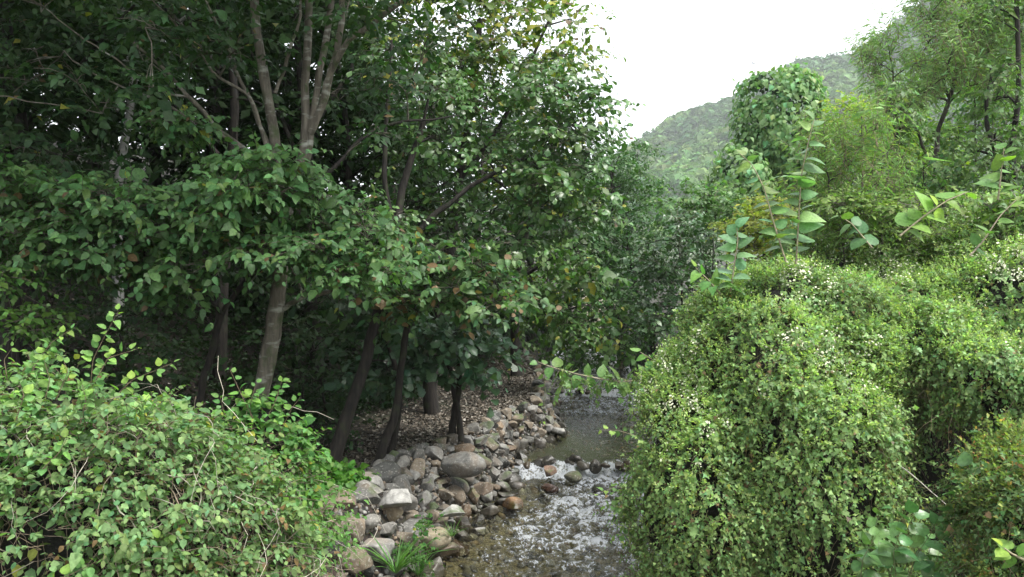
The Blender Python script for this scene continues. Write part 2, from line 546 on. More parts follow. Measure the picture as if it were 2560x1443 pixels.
def water_mat():
    m, nt, out = new_mat('water')
    geo = nd(nt, 'ShaderNodeNewGeometry')
    foam = nd(nt, 'ShaderNodeAttribute', attribute_name='foam')
    chop = nd(nt, 'ShaderNodeAttribute', attribute_name='chop')
    mp = nd(nt, 'ShaderNodeMapping'); mp.inputs['Scale'].default_value = (11, 7, 9)
    nt.links.new(geo.outputs['Position'], mp.inputs['Vector'])
    n1 = nd(nt, 'ShaderNodeTexNoise', Scale=1.0, Detail=5.0, Roughness=.6, Distortion=.6)
    nt.links.new(mp.outputs['Vector'], n1.inputs['Vector'])
    mp2 = nd(nt, 'ShaderNodeMapping'); mp2.inputs['Scale'].default_value = (3.0, 11.0, 3)
    nt.links.new(geo.outputs['Position'], mp2.inputs['Vector'])
    n2 = nd(nt, 'ShaderNodeTexNoise', Scale=1.0, Detail=3.0)
    nt.links.new(mp2.outputs['Vector'], n2.inputs['Vector'])
    # foam threshold
    mp3 = nd(nt, 'ShaderNodeMapping'); mp3.inputs['Scale'].default_value = (24, 13, 20)
    nt.links.new(geo.outputs['Position'], mp3.inputs['Vector'])
    n3 = nd(nt, 'ShaderNodeTexNoise', Scale=1.0, Detail=4.0, Roughness=.7, Distortion=.8)
    nt.links.new(mp3.outputs['Vector'], n3.inputs['Vector'])
    s1 = nd(nt, 'ShaderNodeMath', operation='MULTIPLY_ADD'); nt.links.new(n3.outputs['Fac'], s1.inputs[0]); s1.inputs[1].default_value = 1.5; s1.inputs[2].default_value = -.75
    s2 = nd(nt, 'ShaderNodeMath', operation='MULTIPLY_ADD'); nt.links.new(n1.outputs['Fac'], s2.inputs[0]); s2.inputs[1].default_value = 1.1; nt.links.new(s1.outputs['Value'], s2.inputs[2])
    s3 = nd(nt, 'ShaderNodeMath', operation='ADD'); nt.links.new(s2.outputs['Value'], s3.inputs[0]); nt.links.new(foam.outputs['Fac'], s3.inputs[1])
    ff = ramp(nt, [(.82, 0.0), (1.2, .6)], s3.outputs['Value'])
    bump = nd(nt, 'ShaderNodeBump', Strength=1.0)
    bh = nd(nt, 'ShaderNodeMath', operation='MULTIPLY'); nt.links.new(n1.outputs['Fac'], bh.inputs[0]); nt.links.new(chop.outputs['Fac'], bh.inputs[1])
    ba = nd(nt, 'ShaderNodeMath', operation='MULTIPLY_ADD'); nt.links.new(n2.outputs['Fac'], ba.inputs[0]); ba.inputs[1].default_value = .2; nt.links.new(bh.outputs['Value'], ba.inputs[2])
    nt.links.new(ba.outputs['Value'], bump.inputs['Height']); bump.inputs['Distance'].default_value = .06
    fr = nd(nt, 'ShaderNodeFresnel', IOR=1.333); nt.links.new(bump.outputs['Normal'], fr.inputs['Normal'])
    trn = nd(nt, 'ShaderNodeBsdfTransparent'); trn.inputs['Color'].default_value = (.70, .70, .56, 1)
    gl = nd(nt, 'ShaderNodeBsdfGlossy', Roughness=.16); gl.inputs['Color'].default_value = (1, 1, 1, 1)
    nt.links.new(bump.outputs['Normal'], gl.inputs['Normal'])
    mx = nd(nt, 'ShaderNodeMixShader'); nt.links.new(fr.outputs['Fac'], mx.inputs['Fac'])
    nt.links.new(trn.outputs['BSDF'], mx.inputs[1]); nt.links.new(gl.outputs['BSDF'], mx.inputs[2])
    fo = nd(nt, 'ShaderNodeBsdfPrincipled', Roughness=.35); fo.inputs['Base Color'].default_value = (.50, .53, .56, 1)
    b2 = nd(nt, 'ShaderNodeBump', Strength=.7, Distance=.02); nt.links.new(n3.outputs['Fac'], b2.inputs['Height']); nt.links.new(b2.outputs['Normal'], fo.inputs['Normal'])
    mx2 = nd(nt, 'ShaderNodeMixShader'); nt.links.new(ff.outputs['Color'], mx2.inputs['Fac'])
    nt.links.new(mx.outputs['Shader'], mx2.inputs[1]); nt.links.new(fo.outputs['BSDF'], mx2.inputs[2])
    nt.links.new(mx2.outputs['Shader'], out.inputs['Surface'])
    return m

M = {
    'leaf': leaf_mat('leaf', .45, .33), 'glossy': leaf_mat('glossy_leaf', .33, .22, .45), 'soft': leaf_mat('soft_leaf', .6, .42, .2),
    'far': leaf_mat('far_leaf', .65, .25, .15), 'tint': tint_mat('stems'), 'flower': tint_mat('flower', .7),
    'bark_grey': bark_mat('grey_bark', (.06, .052, .038), (.17, .15, .115), lichen=.25, moss=.8),
    'bark_dark': bark_mat('dark_bark', (.006, .005, .004), (.034, .027, .021), lichen=.0, moss=.3, scale=1.6),
    'bark_mid': bark_mat('mid_bark', (.018, .015, .011), (.075, .062, .048), lichen=.1, moss=.3),
    'bark_pale': bark_mat('pale_bark', (.25, .25, .24), (.42, .42, .40), lichen=.6, streak=False),
    'stone': stone_mat(), 'ground': ground_mat(), 'water': water_mat(),
}

# ------------------------------------------------------------------ terrain
EY = np.array([0, 8, 9.5, 10.5, 11.5, 12.8, 14.1, 15.4, 16.5, 17.8, 18.7, 19.6, 22, 24.5, 27, 30, 34, 40, 60, 600.])
EX = np.array([-2.6, -2.2, -1.95, -1.65, -1.3, -.95, -.5, -.1, .12, .2, .75, 1.18, 1.32, 1.3, 1.15, 1.4, 2.2, 3.0, 5, 40.])
WY = np.array([0, 9.5, 11.5, 12.8, 14.1, 15.4, 16.5, 17.8, 20, 24, 30, 600.])
WX = np.array([1.2, 1.2, .85, 1.2, 1.45, 1.15, .75, .62, .55, .5, .9, 3.])
RY_ = np.array([0, 9, 12, 15, 18, 24, 28, 34, 40, 60, 600.])
RX_ = np.array([2.2, 2.2, 2.8, 3.4, 3.7, 3.9, 4.0, 4.6, 5.6, 8, 46.])

def bank_l(Y): return np.interp(Y, EY, EX)
def bank_w(Y): return np.interp(Y, WY, WX)
def bank_r(Y): return np.interp(Y, RY_, RX_)
def level(Y):
    Y = np.asarray(Y, float)
    return (.10 * smooth(10, 16, Y) + .26 * smooth(16.35, 16.95, Y) + .06 * smooth(21.8, 24.3, Y)
            + .22 * smooth(24.5, 24.95, Y) + .02 * np.maximum(Y - 25, 0))
def terrace(Y): return np.interp(Y, [0, 9.5, 12, 15, 24, 30, 60, 600], [1.5, 1.3, 1.12, 1.02, 1.15, 1.4, 2.6, 8])

def ground_z(X, Y):
    X = np.asarray(X, float); Y = np.asarray(Y, float)
    w = level(Y)
    d = bank_l(Y) - X
    W = bank_w(Y)
    top = terrace(Y)
    zl = w - .12 + (top - w + .12) * smooth(-.05, 1, d / W)
    rise = np.maximum(d - W - 3.4, 0)
    zl = zl + .5 * rise * smooth(0, 2.5, rise) * np.clip(1.2 - rise / 60, .3, 1) + .1 * fbm(xyz(X * .5, Y * .5), 3, 2) * smooth(0, 1, d - W)
    e = X - bank_r(Y)
    zr = w - .12 + (np.interp(Y, [0, 10, 14, 60], [.9, .9, 1.7, 2.4]) - w) * smooth(-.1, 1.3, e) + .06 * np.maximum(e - 1.3, 0) + .12 * fbm(xyz(X * .5, Y * .5), 3, 4) * smooth(.5, 2, e)
    mid = np.minimum(-d, -e)
    bed = w - .12 - .3 * smooth(0, 1.2, mid) * (.5 + .9 * smooth(16.9, 17.6, Y) * (1 - smooth(21, 22.5, Y))) + .04 * fbm(xyz(X * 2.5, Y * 2.5), 3, 7)
    z = np.where(d > 0, zl, np.where(e > 0, zr, bed))
    z = z + .5 * smooth(70, 300, Y) * 0
    return z

def axis(breaks):
    out = []
    for a, b, s in breaks:
        out.append(np.arange(a, b, s))
    out.append([breaks[-1][1]])
    return np.concatenate(out)

gx = axis([(-900, -100, 100), (-100, -30, 10), (-30, -8, .8), (-8, -4, .3), (-4, 5, .09), (5, 9, .3), (9, 30, 1.2), (30, 100, 10), (100, 1300, 100)])
gy = axis([(-30, 5, 3), (5, 9, .3), (9, 27, .11), (27, 45, .5), (45, 100, 4), (100, 1250, 60)])
GX, GY = np.meshgrid(gx, gy)
GZ = ground_z(GX, GY)
V = np.stack([GX, GY, GZ], -1).reshape(-1, 3)
nx, ny = len(gx), len(gy)
ii = (np.arange(ny - 1)[:, None] * nx + np.arange(nx - 1)[None, :])
Fq = np.stack([ii, ii + 1, ii + nx + 1, ii + nx], -1).reshape(-1, 4)
bedmask = (smooth(.25, -.1, bank_l(GY) - GX) * smooth(.25, -.1, GX - bank_r(GY))).ravel()
g = link('ground', build_mesh('ground', [(V, Fq, None)], M['ground'], True, {'bed': bedmask, 'pool': (smooth(16.9, 17.5, GY) * (1 - smooth(21.2, 22.4, GY))).ravel()}), kind='structure')

# ---- water
wx = np.linspace(0, 1, 160)
wy = axis([(4, 9, .15), (9, 17.2, .03), (17.2, 26, .05), (26, 45, .2)])
TX, WYg = np.meshgrid(wx, wy)
WXg = (bank_l(WYg) - .35) + TX * (bank_r(WYg) - bank_l(WYg) + .8)
def rapid(X, Y):
    a = smooth(16.75, 16.2, Y) * smooth(9, 12.5, Y)
    a = a * (.18 + .82 * smooth(.1, 1.1, X - bank_l(Y))) * (.75 + .25 * smooth(11, 13, Y))
    b = smooth(21.2, 22.2, Y) * smooth(24.7, 24.2, Y) * .85
    c = smooth(16.3, 16.5, Y) * smooth(17.05, 16.8, Y)
    d = smooth(24.35, 24.5, Y) * smooth(25.1, 24.9, Y)
    return np.clip(a + b, 0, 1), np.clip(c + d, 0, 1)
ra, drop = rapid(WXg, WYg)
wlev = level(WYg + .38 * fbm(xyz(WXg * 1.7, WYg * .5), 3, 9))
chopn = fbm(xyz(WXg * 6.5, WYg * 4.6), 3, 21)
lump = 1 - np.abs(fbm(xyz(WXg * 3.6 + 5, WYg * 4.2), 3, 31))
chop2 = fbm(xyz(WXg * 13, WYg * 10.0), 2, 77)
hz = .068 * (ra + drop) * chopn + .028 * (ra + drop) * chop2 + .085 * ra * (lump - .7) + .004 * fbm(xyz(WXg * 2, WYg * 6), 3, 12)
WZ = wlev + hz
big = fbm(xyz(WXg * 1.3, WYg * .9), 2, 44)
foamv = .05 + .30 * ra * (.6 + .6 * np.clip(big + .35, 0, 1)) * (.8 + .2 * smooth(12, 15, WYg)) + 5.0 * hz * ra + .42 * drop
foamv = foamv * (.15 + .85 * np.clip(ra + drop, 0, 1))
chopv = .15 + .85 * np.clip(ra + drop, 0, 1)
V = np.stack([WXg, WYg, WZ], -1).reshape(-1, 3)
nx, ny = len(wx), len(wy)
ii = (np.arange(ny - 1)[:, None] * nx + np.arange(nx - 1)[None, :])
Fq = np.stack([ii, ii + 1, ii + nx + 1, ii + nx], -1).reshape(-1, 4)
link('stream_water', build_mesh('stream_water', [(V, Fq, None)], M['water'], True, {'foam': foamv.ravel(), 'chop': chopv.ravel()}), kind='structure')

# ------------------------------------------------------------------ far hillside
HX = np.array([-400, 0, 66, 100, 135, 180, 230, 300, 420, 700.])
def ridge(X): return np.interp(X, HX, [10, 38, 57, 76, 95, 108, 141, 172, 200, 210]) + 3 * np.sin(X * .09)
HS = 1.9
def hill_z(X, Y):
    return (hill_0(X / HS, Y / HS) - CAM_Z) * HS + CAM_Z
def hill_0(X, Y):
    r = ridge(X + 6 * np.sin(Y * .02))
    t = np.clip((Y - 110) / 310, 0, 1)
    z = r * (t ** 1.15) + 2 + 9 * fbm(xyz(X * .022, Y * .022), 3, 6) * smooth(0, .3, t) * (1 - smooth(.85, 1, t) * .6)
    return np.where(Y > 420, r - (Y - 420) * .35, z)
hx, hy = np.linspace(-300, 600, 180) * HS, np.linspace(90, 540, 110) * HS
QX, QY = np.meshgrid(hx, hy)
V = np.stack([QX, QY, hill_z(QX, QY)], -1).reshape(-1, 3)
ii = (np.arange(109)[:, None] * 180 + np.arange(179)[None, :])
Fq = np.stack([ii, ii + 1, ii + 181, ii + 180], -1).reshape(-1, 4)
hm, nt, out = new_mat('hill_ground')
p = nd(nt, 'ShaderNodeBsdfPrincipled', Roughness=.9); p.inputs['Base Color'].default_value = (.04, .055, .025, 1)
n1 = nd(nt, 'ShaderNodeTexNoise', Scale=.3, Detail=5.0); ge = nd(nt, 'ShaderNodeNewGeometry'); nt.links.new(ge.outputs['Position'], n1.inputs['Vector'])
nt.links.new(ramp(nt, [(.3, (.03, .042, .02)), (.7, (.06, .08, .035))], n1.outputs['Fac']).outputs['Color'], p.inputs['Base Color'])
nt.links.new(p.outputs['BSDF'], out.inputs['Surface'])
link('hill', build_mesh('hill', [(V, Fq, None)], hm), kind='structure')

def puff_cluster(C, Rr, nl, tmpl, size, base, var=.2, flat=.8):
    """many small crowns at once; leaf clumps over the top of each"""
    n = len(C)
    u = rand_dirs(n * nl).reshape(n, nl, 3)
    u[..., 2] = np.abs(u[..., 2]) * 1.1 - .25
    u = norm(u)
    P = C[:, None, :] + u * Rr[:, None, None] * np.array([1, 1, flat]) * (1 + .12 * rng.normal(0, 1, (n, nl, 1)))
    D = norm(np.cross(u, rand_dirs(n * nl).reshape(n, nl, 3)))
    N = u + rng.normal(0, .35, u.shape)
    cc = leaf_cols(n, base, var)
    Cc = np.repeat(cc, nl, axis=0) * np.exp(rng.normal(0, .15, (n * nl, 1)))
    S = (size * Rr[:, None] * np.exp(rng.normal(0, .25, (n, nl)))).ravel()
    return place(tmpl, P.reshape(-1, 3) - D.reshape(-1, 3) * S[:, None] * .5, D.reshape(-1, 3), N.reshape(-1, 3), S, Cc)

n = 15000
X = HS * rng.uniform(-20, 330, n); Y = HS * (130 + 300 * rng.random(n) ** .6)
Z = hill_z(X, Y)
px, py, zc = project(xyz(X, Y, Z))
keep = (px > 1300) & (px < 2700) & (py < 620)
X, Y, Z = X[keep][:5200], Y[keep][:5200], Z[keep][:5200]
Rr = HS * rng.uniform(1.8, 3.2, len(X))
C = xyz(X, Y, Z + Rr * .7)
pine = fbm(C * .011, 2, 9) > .1
chunks = [puff_cluster(C[~pine], Rr[~pine], 32, 'cheap', .92, (.12, .18, .075), .22),
          puff_cluster(C[pine], Rr[pine] * .9, 32, 'cheap', .88, (.07, .12, .06), .22, 1.1)]
o = link('hillside_forest', build_mesh('hillside_forest', chunks, M['far']), kind='stuff')

# ------------------------------------------------------------------ stones
def icosphere(sub):
    import bmesh
    bm = bmesh.new(); bmesh.ops.create_icosphere(bm, subdivisions=sub, radius=1.0)
    V = np.array([v.co[:] for v in bm.verts]); F = np.array([[v.index for v in f.verts] for f in bm.faces])
    bm.free()
    return V, F
ICO_V, ICO_F = icosphere(4)
def rock_verts(seed, cuts=9, sharp=1.0, flat=(1, .8, .65)):
    r = np.random.default_rng(seed)
    V = ICO_V.copy()
    for _ in range(cuts):
        nrm = norm(r.normal(0, 1, 3)); dd = r.uniform(.42, .82)
        h = V @ nrm - dd
        V = V - np.where(h > 0, h * sharp, 0)[:, None] * nrm
    V = V * (1 + .06 * fbm(V * 1.6 + seed, 3, seed)[:, None] + .035 * fbm(V * 5 + seed, 3, seed + 3)[:, None])
    return V * np.array(flat) * (1 + r.uniform(-.12, .12, 3))
ANG = [build_mesh('stone', [(rock_verts(s, 15, 1.0, (1, .82, .66)), ICO_F, None)], M['stone']) for s in range(14)]
RND = [build_mesh('stone', [(rock_verts(100 + s, 5, .7, (1, .8, .6)), ICO_F, None)], M['stone']) for s in range(8)]

def put_stone(owner, p, r, wet, rounded=False, rot=None, scl=(1, 1, 1), name='stone'):
    me = (RND if rounded else ANG)[rng.integers(8 if rounded else 14)]
    o = bpy.data.objects.new(name, me)
    scene.collection.objects.link(o)
    base = np.zeros(3)
    if owner is not None:
        o.parent = owner
        base = np.array(owner.location)
    o.location = p - base
    o.scale = (r * scl[0], r * scl[1], r * scl[2])
    o.rotation_euler = rot if rot is not None else (rng.normal(0, .35), rng.normal(0, .35), rng.uniform(0, 6.3))
    o['wet'] = float(wet)
    return o

BOULDERS = [  # px, py, z of its centre, radius, rounded, label
    (1282, 1262, .12, .27, True, 'orange brown rounded boulder half in the rapids at the tip of the rubble bank'),
    (1158, 1162, .95, .38, True, 'large rounded grey boulder at the top of the rubble bank beside the leaf covered terrace'),
    (962, 1292, .78, .36, False, 'tan blocky boulder under the pale slab at the end of the near stone wall'),
    (985, 1248, 1.1, .36, False, 'pale grey flat slab lying on top of the near stone wall'),
    (1372, 1222, .12, .21, True, 'dark reddish rock breaking the white water below the weir'),
    (1432, 1192, .26, .20, True, 'greenish brown rock just downstream of the near weir'),
    (1376, 1176, .34, .27, False, 'wide reddish brown rock in the middle of the near weir'),
    (1130, 1278, .62, .25, False, 'whitish cracked boulder in the middle of the rubble bank'),
    (1085, 1345, .38, .28, True, 'pale tan boulder at the waterline above the brown shallows'),
    (1402, 1080, .48, .24, False, 'light grey rock at the foot of the far wall beside the pool'),
    (1500, 1228, .10, .22, True, 'dark wet rock under the foam right of the rapids'),
    (1210, 1225, .75, .26, False, 'brown square edged boulder on the rubble bank above the rapids'),
]
BCOL = [(.34, .20, .10), (.26, .255, .235), (.36, .28, .18), (.46, .45, .42), (.15, .08, .06), (.15, .15, .10), (.26, .16, .11), (.56, .55, .51), (.44, .38, .26), (.42, .41, .38), (.09, .085, .07), (.24, .18, .13)]
taken = []
for i, (px, py, z, r, rd, lab) in enumerate(BOULDERS):
    p = on_z(px, py, z)
    o = put_stone(None, p, r, float(level(p[1])) + .05, rd, (rng.normal(0, .15), rng.normal(0, .15), rng.uniform(0, 6.3)), name='boulder')
    o.color = (*BCOL[i], 1); o['own'] = 1.0
    o['label'] = lab; o['category'] = 'boulder'; o['group'] = 'boulders in and beside the stream'
    taken.append((*p, r))

def lay_stones(y0, y1, n_try, rfun, owner, rounded, d0=-.12, d1=1.08, nmax=290, lift=.25):
    cand_y = rng.uniform(y0, y1, n_try); cand_t = rng.uniform(d0, d1, n_try)
    rr = rfun(cand_y, cand_t, rng.random(n_try))
    order = np.argsort(-rr)
    pts = np.array(taken)
    cnt = 0
    for k in order:
        Y, t, r = cand_y[k], cand_t[k], rr[k]
        X = float(bank_l(Y) - t * bank_w(Y))
        z = float(ground_z(X, Y)) + r * lift
        p = np.array([X, Y, z])
        if len(pts) and np.any(np.linalg.norm(pts[:, :3] - p, axis=1) < (pts[:, 3] + r) * .65):
            continue
        pts = np.vstack([pts, [*p, r]]) if len(pts) else np.array([[*p, r]])
        put_stone(owner, p, r, float(level(Y)) + .03 + .05 * rng.random(), rng.random() < rounded)
        cnt += 1
        if cnt >= nmax:
            break
    taken[:] = [tuple(q) for q in pts]
    return cnt

nearwall = thing('stone_wall', 'dry stone retaining wall of big blocks below the leafy thicket in the foreground', 'stone wall', (-1.8, 11, .2))
lay_stones(8.6, 12.9, 9000, lambda y, t, u: .10 + .22 * u ** 1.3, nearwall, .15, lift=.2)
rubble = thing('rubble_bank', 'loose bank of mixed rubble stones sloping from the terrace into the rapids', 'stone pile', (-.8, 14.5, .4))
lay_stones(12.7, 16.9, 9000, lambda y, t, u: .05 + .19 * u ** 3.0, rubble, .2, d1=1.15, nmax=300, lift=.3)
farwall = thing('stone_wall', 'low dry stone wall curving along the pool upstream below the leaf littered terrace', 'stone wall', (.7, 21, .5))
lay_stones(16.7, 28, 9000, lambda y, t, u: .10 + .11 * u ** 1.2, farwall, .1, d1=1.1, nmax=300, lift=.35)

def weir(name, label, y0, x0, x1, n, rlo, rhi, loc):
    w = thing(name, label, 'weir', loc)
    for i in range(n):
        x = x0 + (x1 - x0) * (i + .5) / n + rng.normal(0, .05)
        y = y0 + .16 * math.sin(x * 2.3) + rng.normal(0, .13)
        r = rng.uniform(rlo, rhi) * rng.choice([.8, 1, 1.25])
        put_stone(w, np.array([x, y, float(level(y0 + .5)) - .05 + rng.normal(0, .04)]), r, float(level(y0 + .5)) + .12, True)
    return w
weir('rock_weir', 'row of wet dark rocks damming the pool above the near rapids', 16.72, .2, 3.7, 17, .11, .21, (1.8, 16.7, .1))
weir('rock_weir', 'farther row of small rocks with white water falling over it upstream', 24.7, 1.35, 4.0, 16, .09, .17, (2.6, 24.7, .3))
# small stones joined: streambed cobbles and gaps of the bank
V3, F3 = icosphere(1)
def pebbles(P, r):
    n = len(P)
    q = rng.normal(0, 1, (n, 3, 3)); q, _ = np.linalg.qr(q)
    base = V3 * (1 + .2 * fbm(V3 * 1.5, 2, 4)[:, None]) * np.array([1, .8, .55])
    V = np.einsum('nij,kj->nki', q, base) * r[:, None, None] + P[:, None, :]
    col = np.array([(.17, .165, .15), (.09, .085, .075), (.17, .13, .09), (.22, .215, .2), (.12, .105, .085)])[rng.integers(5, size=n)] * np.exp(rng.normal(0, .2, (n, 1)))
    return (V.reshape(-1, 3), (F3[None] + (np.arange(n) * len(V3))[:, None, None]).reshape(-1, 3), np.repeat(col, len(V3), axis=0))
n = 4200
Y = rng.uniform(9, 27, n); t = rng.uniform(-.2, 1.3, n); X = bank_l(Y) - t * bank_w(Y)
r = rng.uniform(.02, .06, n)
link('gravel', build_mesh('gravel', [pebbles(xyz(X, Y, ground_z(X, Y) + r * .3), r)], M['tint']), kind='stuff')
n = 1500
Y = rng.uniform(9.5, 25, n); u = rng.random(n); X = bank_l(Y) + u * (bank_r(Y) - bank_l(Y))
r = rng.uniform(.04, .13, n) * (1 - .5 * smooth(17, 18, Y) * (1 - smooth(21, 22, Y)))
link('streambed_cobbles', build_mesh('streambed_cobbles', [pebbles(xyz(X, Y, ground_z(X, Y) + r * .1), r)], M['tint']), kind='stuff')

# ---- leaf litter on the terrace and slope
n = 30000
Y = 12.5 + 17 * rng.random(n); d = bank_w(Y) * .9 + rng.exponential(2.3, n)
X = bank_l(Y) - d
P = xyz(X, Y, ground_z(X, Y) + .012)
col = np.array([(.165, .14, .11), (.09, .072, .052), (.235, .21, .17), (.05, .04, .028), (.31, .29, .25)])[rng.choice(5, n, p=[.3, .3, .17, .16, .07])]
Nn = norm(np.array([0, 0, 1.0]) + rng.normal(0, .3, (n, 3)))
link('leaf_litter', build_mesh('leaf_litter', [place('cheap', P, np.cross(Nn, rand_dirs(n)), Nn, rng.uniform(.05, .11, n), col, cvar=1.5)], M['tint']), kind='stuff')

# ------------------------------------------------------------------ plants: generators
def ellip(px, py, Y, rx, ry, rd):
    return (at(px, py, Y), np.array([rx * Y / F_PX, rd, ry * Y / F_PX]))

def shell(ells, n, lump=.12, lump_scale=1.6, depth=.12, seed=0, back=.25, hole=None):
    """points and outward normals over a union of ellipsoids, lumpy"""
    area = np.array([(r[0] * r[2] + r[0] * r[1] + r[1] * r[2]) for c, r in ells])
    ks = rng.choice(len(ells), n, p=area / area.sum())
    c = np.array([e[0] for e in ells])[ks]; r = np.array([e[1] for e in ells])[ks]
    u = rand_dirs(n)
    P = c + u * r
    N = norm(u / r)
    q = fbm(P * lump_scale, 3, seed)
    P = P + N * (q * lump + rng.normal(0, depth * .4, n) - np.abs(rng.normal(0, depth, n)))[:, None]
    keep = P[:, 2] > ground_z(P[:, 0], P[:, 1]) + .03
    for k, (ec, er) in enumerate(ells):
        ins = np.sum(((P - ec) / er) ** 2, 1) < .80
        keep &= ~(ins & (ks != k))
    toc = norm(np.array([0, 0, CAM_Z]) - P)
    keep &= (np.sum(toc * N, 1) > -back)
    if hole is not None:
        keep &= (fbm(P * hole[0], 2, seed + 9) > hole[1]) | (rng.random(n) < hole[2])
    return P[keep], N[keep]

def core(ells, shrink=.86, lump=.1, seed=0):
    out = []
    V, Fc = icosphere(3)
    for c, r in ells:
        P = c + V * r * shrink
        P = P + norm(V / r) * (fbm(P * 2.5, 3, seed) * lump)[:, None]
        out.append((P, Fc, None))
    return out

shaded_tangle_mat, nt, out = new_mat('shaded_tangle')  # stem tangle colour with the shade inside the plant painted near black
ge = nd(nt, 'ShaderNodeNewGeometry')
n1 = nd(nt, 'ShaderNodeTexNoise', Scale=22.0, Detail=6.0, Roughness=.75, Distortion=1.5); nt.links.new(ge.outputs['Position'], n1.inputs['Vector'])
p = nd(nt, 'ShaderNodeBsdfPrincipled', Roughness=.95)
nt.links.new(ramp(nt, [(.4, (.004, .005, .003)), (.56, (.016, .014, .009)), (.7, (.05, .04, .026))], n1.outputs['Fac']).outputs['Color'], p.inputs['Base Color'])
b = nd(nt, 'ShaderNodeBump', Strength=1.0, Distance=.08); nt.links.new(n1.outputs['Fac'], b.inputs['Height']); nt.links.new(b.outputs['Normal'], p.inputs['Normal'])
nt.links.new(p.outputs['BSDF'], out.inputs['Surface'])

def strands(P, N, n, L, r=.005, col=(.3, .25, .17), lift=.12, down=.5, var=.3):
    """arching bare stems over a shell"""
    k = rng.integers(len(P), size=n)
    p0, nn = P[k], N[k]
    d = norm(np.cross(nn, rand_dirs(n)) + np.array([0, 0, -1.0]) * down)
    LL = L * np.clip(np.exp(rng.normal(0, .35, n)), .4, 1.5)
    t = np.linspace(0, 1, 7)
    arch = (np.sin(t * math.pi))[None, :, None] * nn[:, None, :] * (lift * LL)[:, None, None]
    side = norm(np.cross(d, nn))[:, None, :] * (np.sin(t * 2.2)[None, :, None] * rng.normal(0, .2, (n, 1, 1)) * LL[:, None, None])
    PP = p0[:, None, :] + d[:, None, :] * (LL[:, None] * t)[..., None] + arch + side
    PP = PP + np.cumsum(rng.normal(0, .035, PP.shape), axis=1) * LL[:, None, None]
    cc = np.array(col) * np.exp(rng.normal(0, var, (n, 1)))
    return tubes(PP, np.tile(np.linspace(r, r * .4, 7), (n, 1)) * np.exp(rng.normal(0, .25, (n, 1))), 3, col=cc)

def in_poly(poly, x, y):
    inside = np.zeros(len(x), bool)
    n = len(poly)
    for i in range(n):
        x0, y0 = poly[i]; x1, y1 = poly[(i + 1) % n]
        c = ((y0 > y) != (y1 > y)) & (x < (x1 - x0) * (y - y0) / ((y1 - y0) or 1e-9) + x0)
        inside ^= c
    return inside

def pads_in(poly, spacing, Y0, Y1, rpx=(70, 110), flat=.5, ry=.55, jitter=True, nlayers=1):
    """clumps of foliage spread over a region of the view between depths Y0 and Y1"""
    poly = [(float(a), float(b)) for a, b in poly]
    xs = [a for a, b in poly]; ys = [b for a, b in poly]
    out = []
    for L in range(nlayers):
        cx, cyy = np.meshgrid(np.arange(min(xs), max(xs), spacing), np.arange(min(ys), max(ys), spacing * .8))
        cx = cx.ravel() + rng.uniform(-.45, .45, cx.size) * spacing; cyy = cyy.ravel() + rng.uniform(-.45, .45, cyy.size) * spacing
        k = in_poly(poly, cx, cyy)
        for x, y in zip(cx[k], cyy[k]):
            Y = rng.uniform(Y0, Y1)
            r = rng.uniform(*rpx) * Y / F_PX
            out.append((at(x, y, Y), np.array([r, max(r, ry), r * flat])))
    return out

def pad_sprays(pads, per, size, L=.4, m=7, outward=.6, up=.15, droop=.3, face=.45, **kw):
    C = np.array([p[0] for p in pads]); Rr = np.array([p[1] for p in pads])
    n = len(C) * per
    c = np.repeat(C, per, 0); r = np.repeat(Rr, per, 0)
    u = rand_dirs(n)
    s = rng.random(n) ** .5
    base = c + u * r * s[:, None]
    d = u * np.array([1, 1, .35]) * outward + np.array([0, 0, up]) + rng.normal(0, .35, (n, 3)) * np.array([1, 1, .6])
    P, D, N, S, TP = sprays(base, d, L * np.exp(rng.normal(0, .2, n)), m, size, droop=droop, **kw)
    N = norm(N + face * np.array([.4, -.9, 0]))      # leaves turn to the open light over the stream
    return P, D, N, S, TP

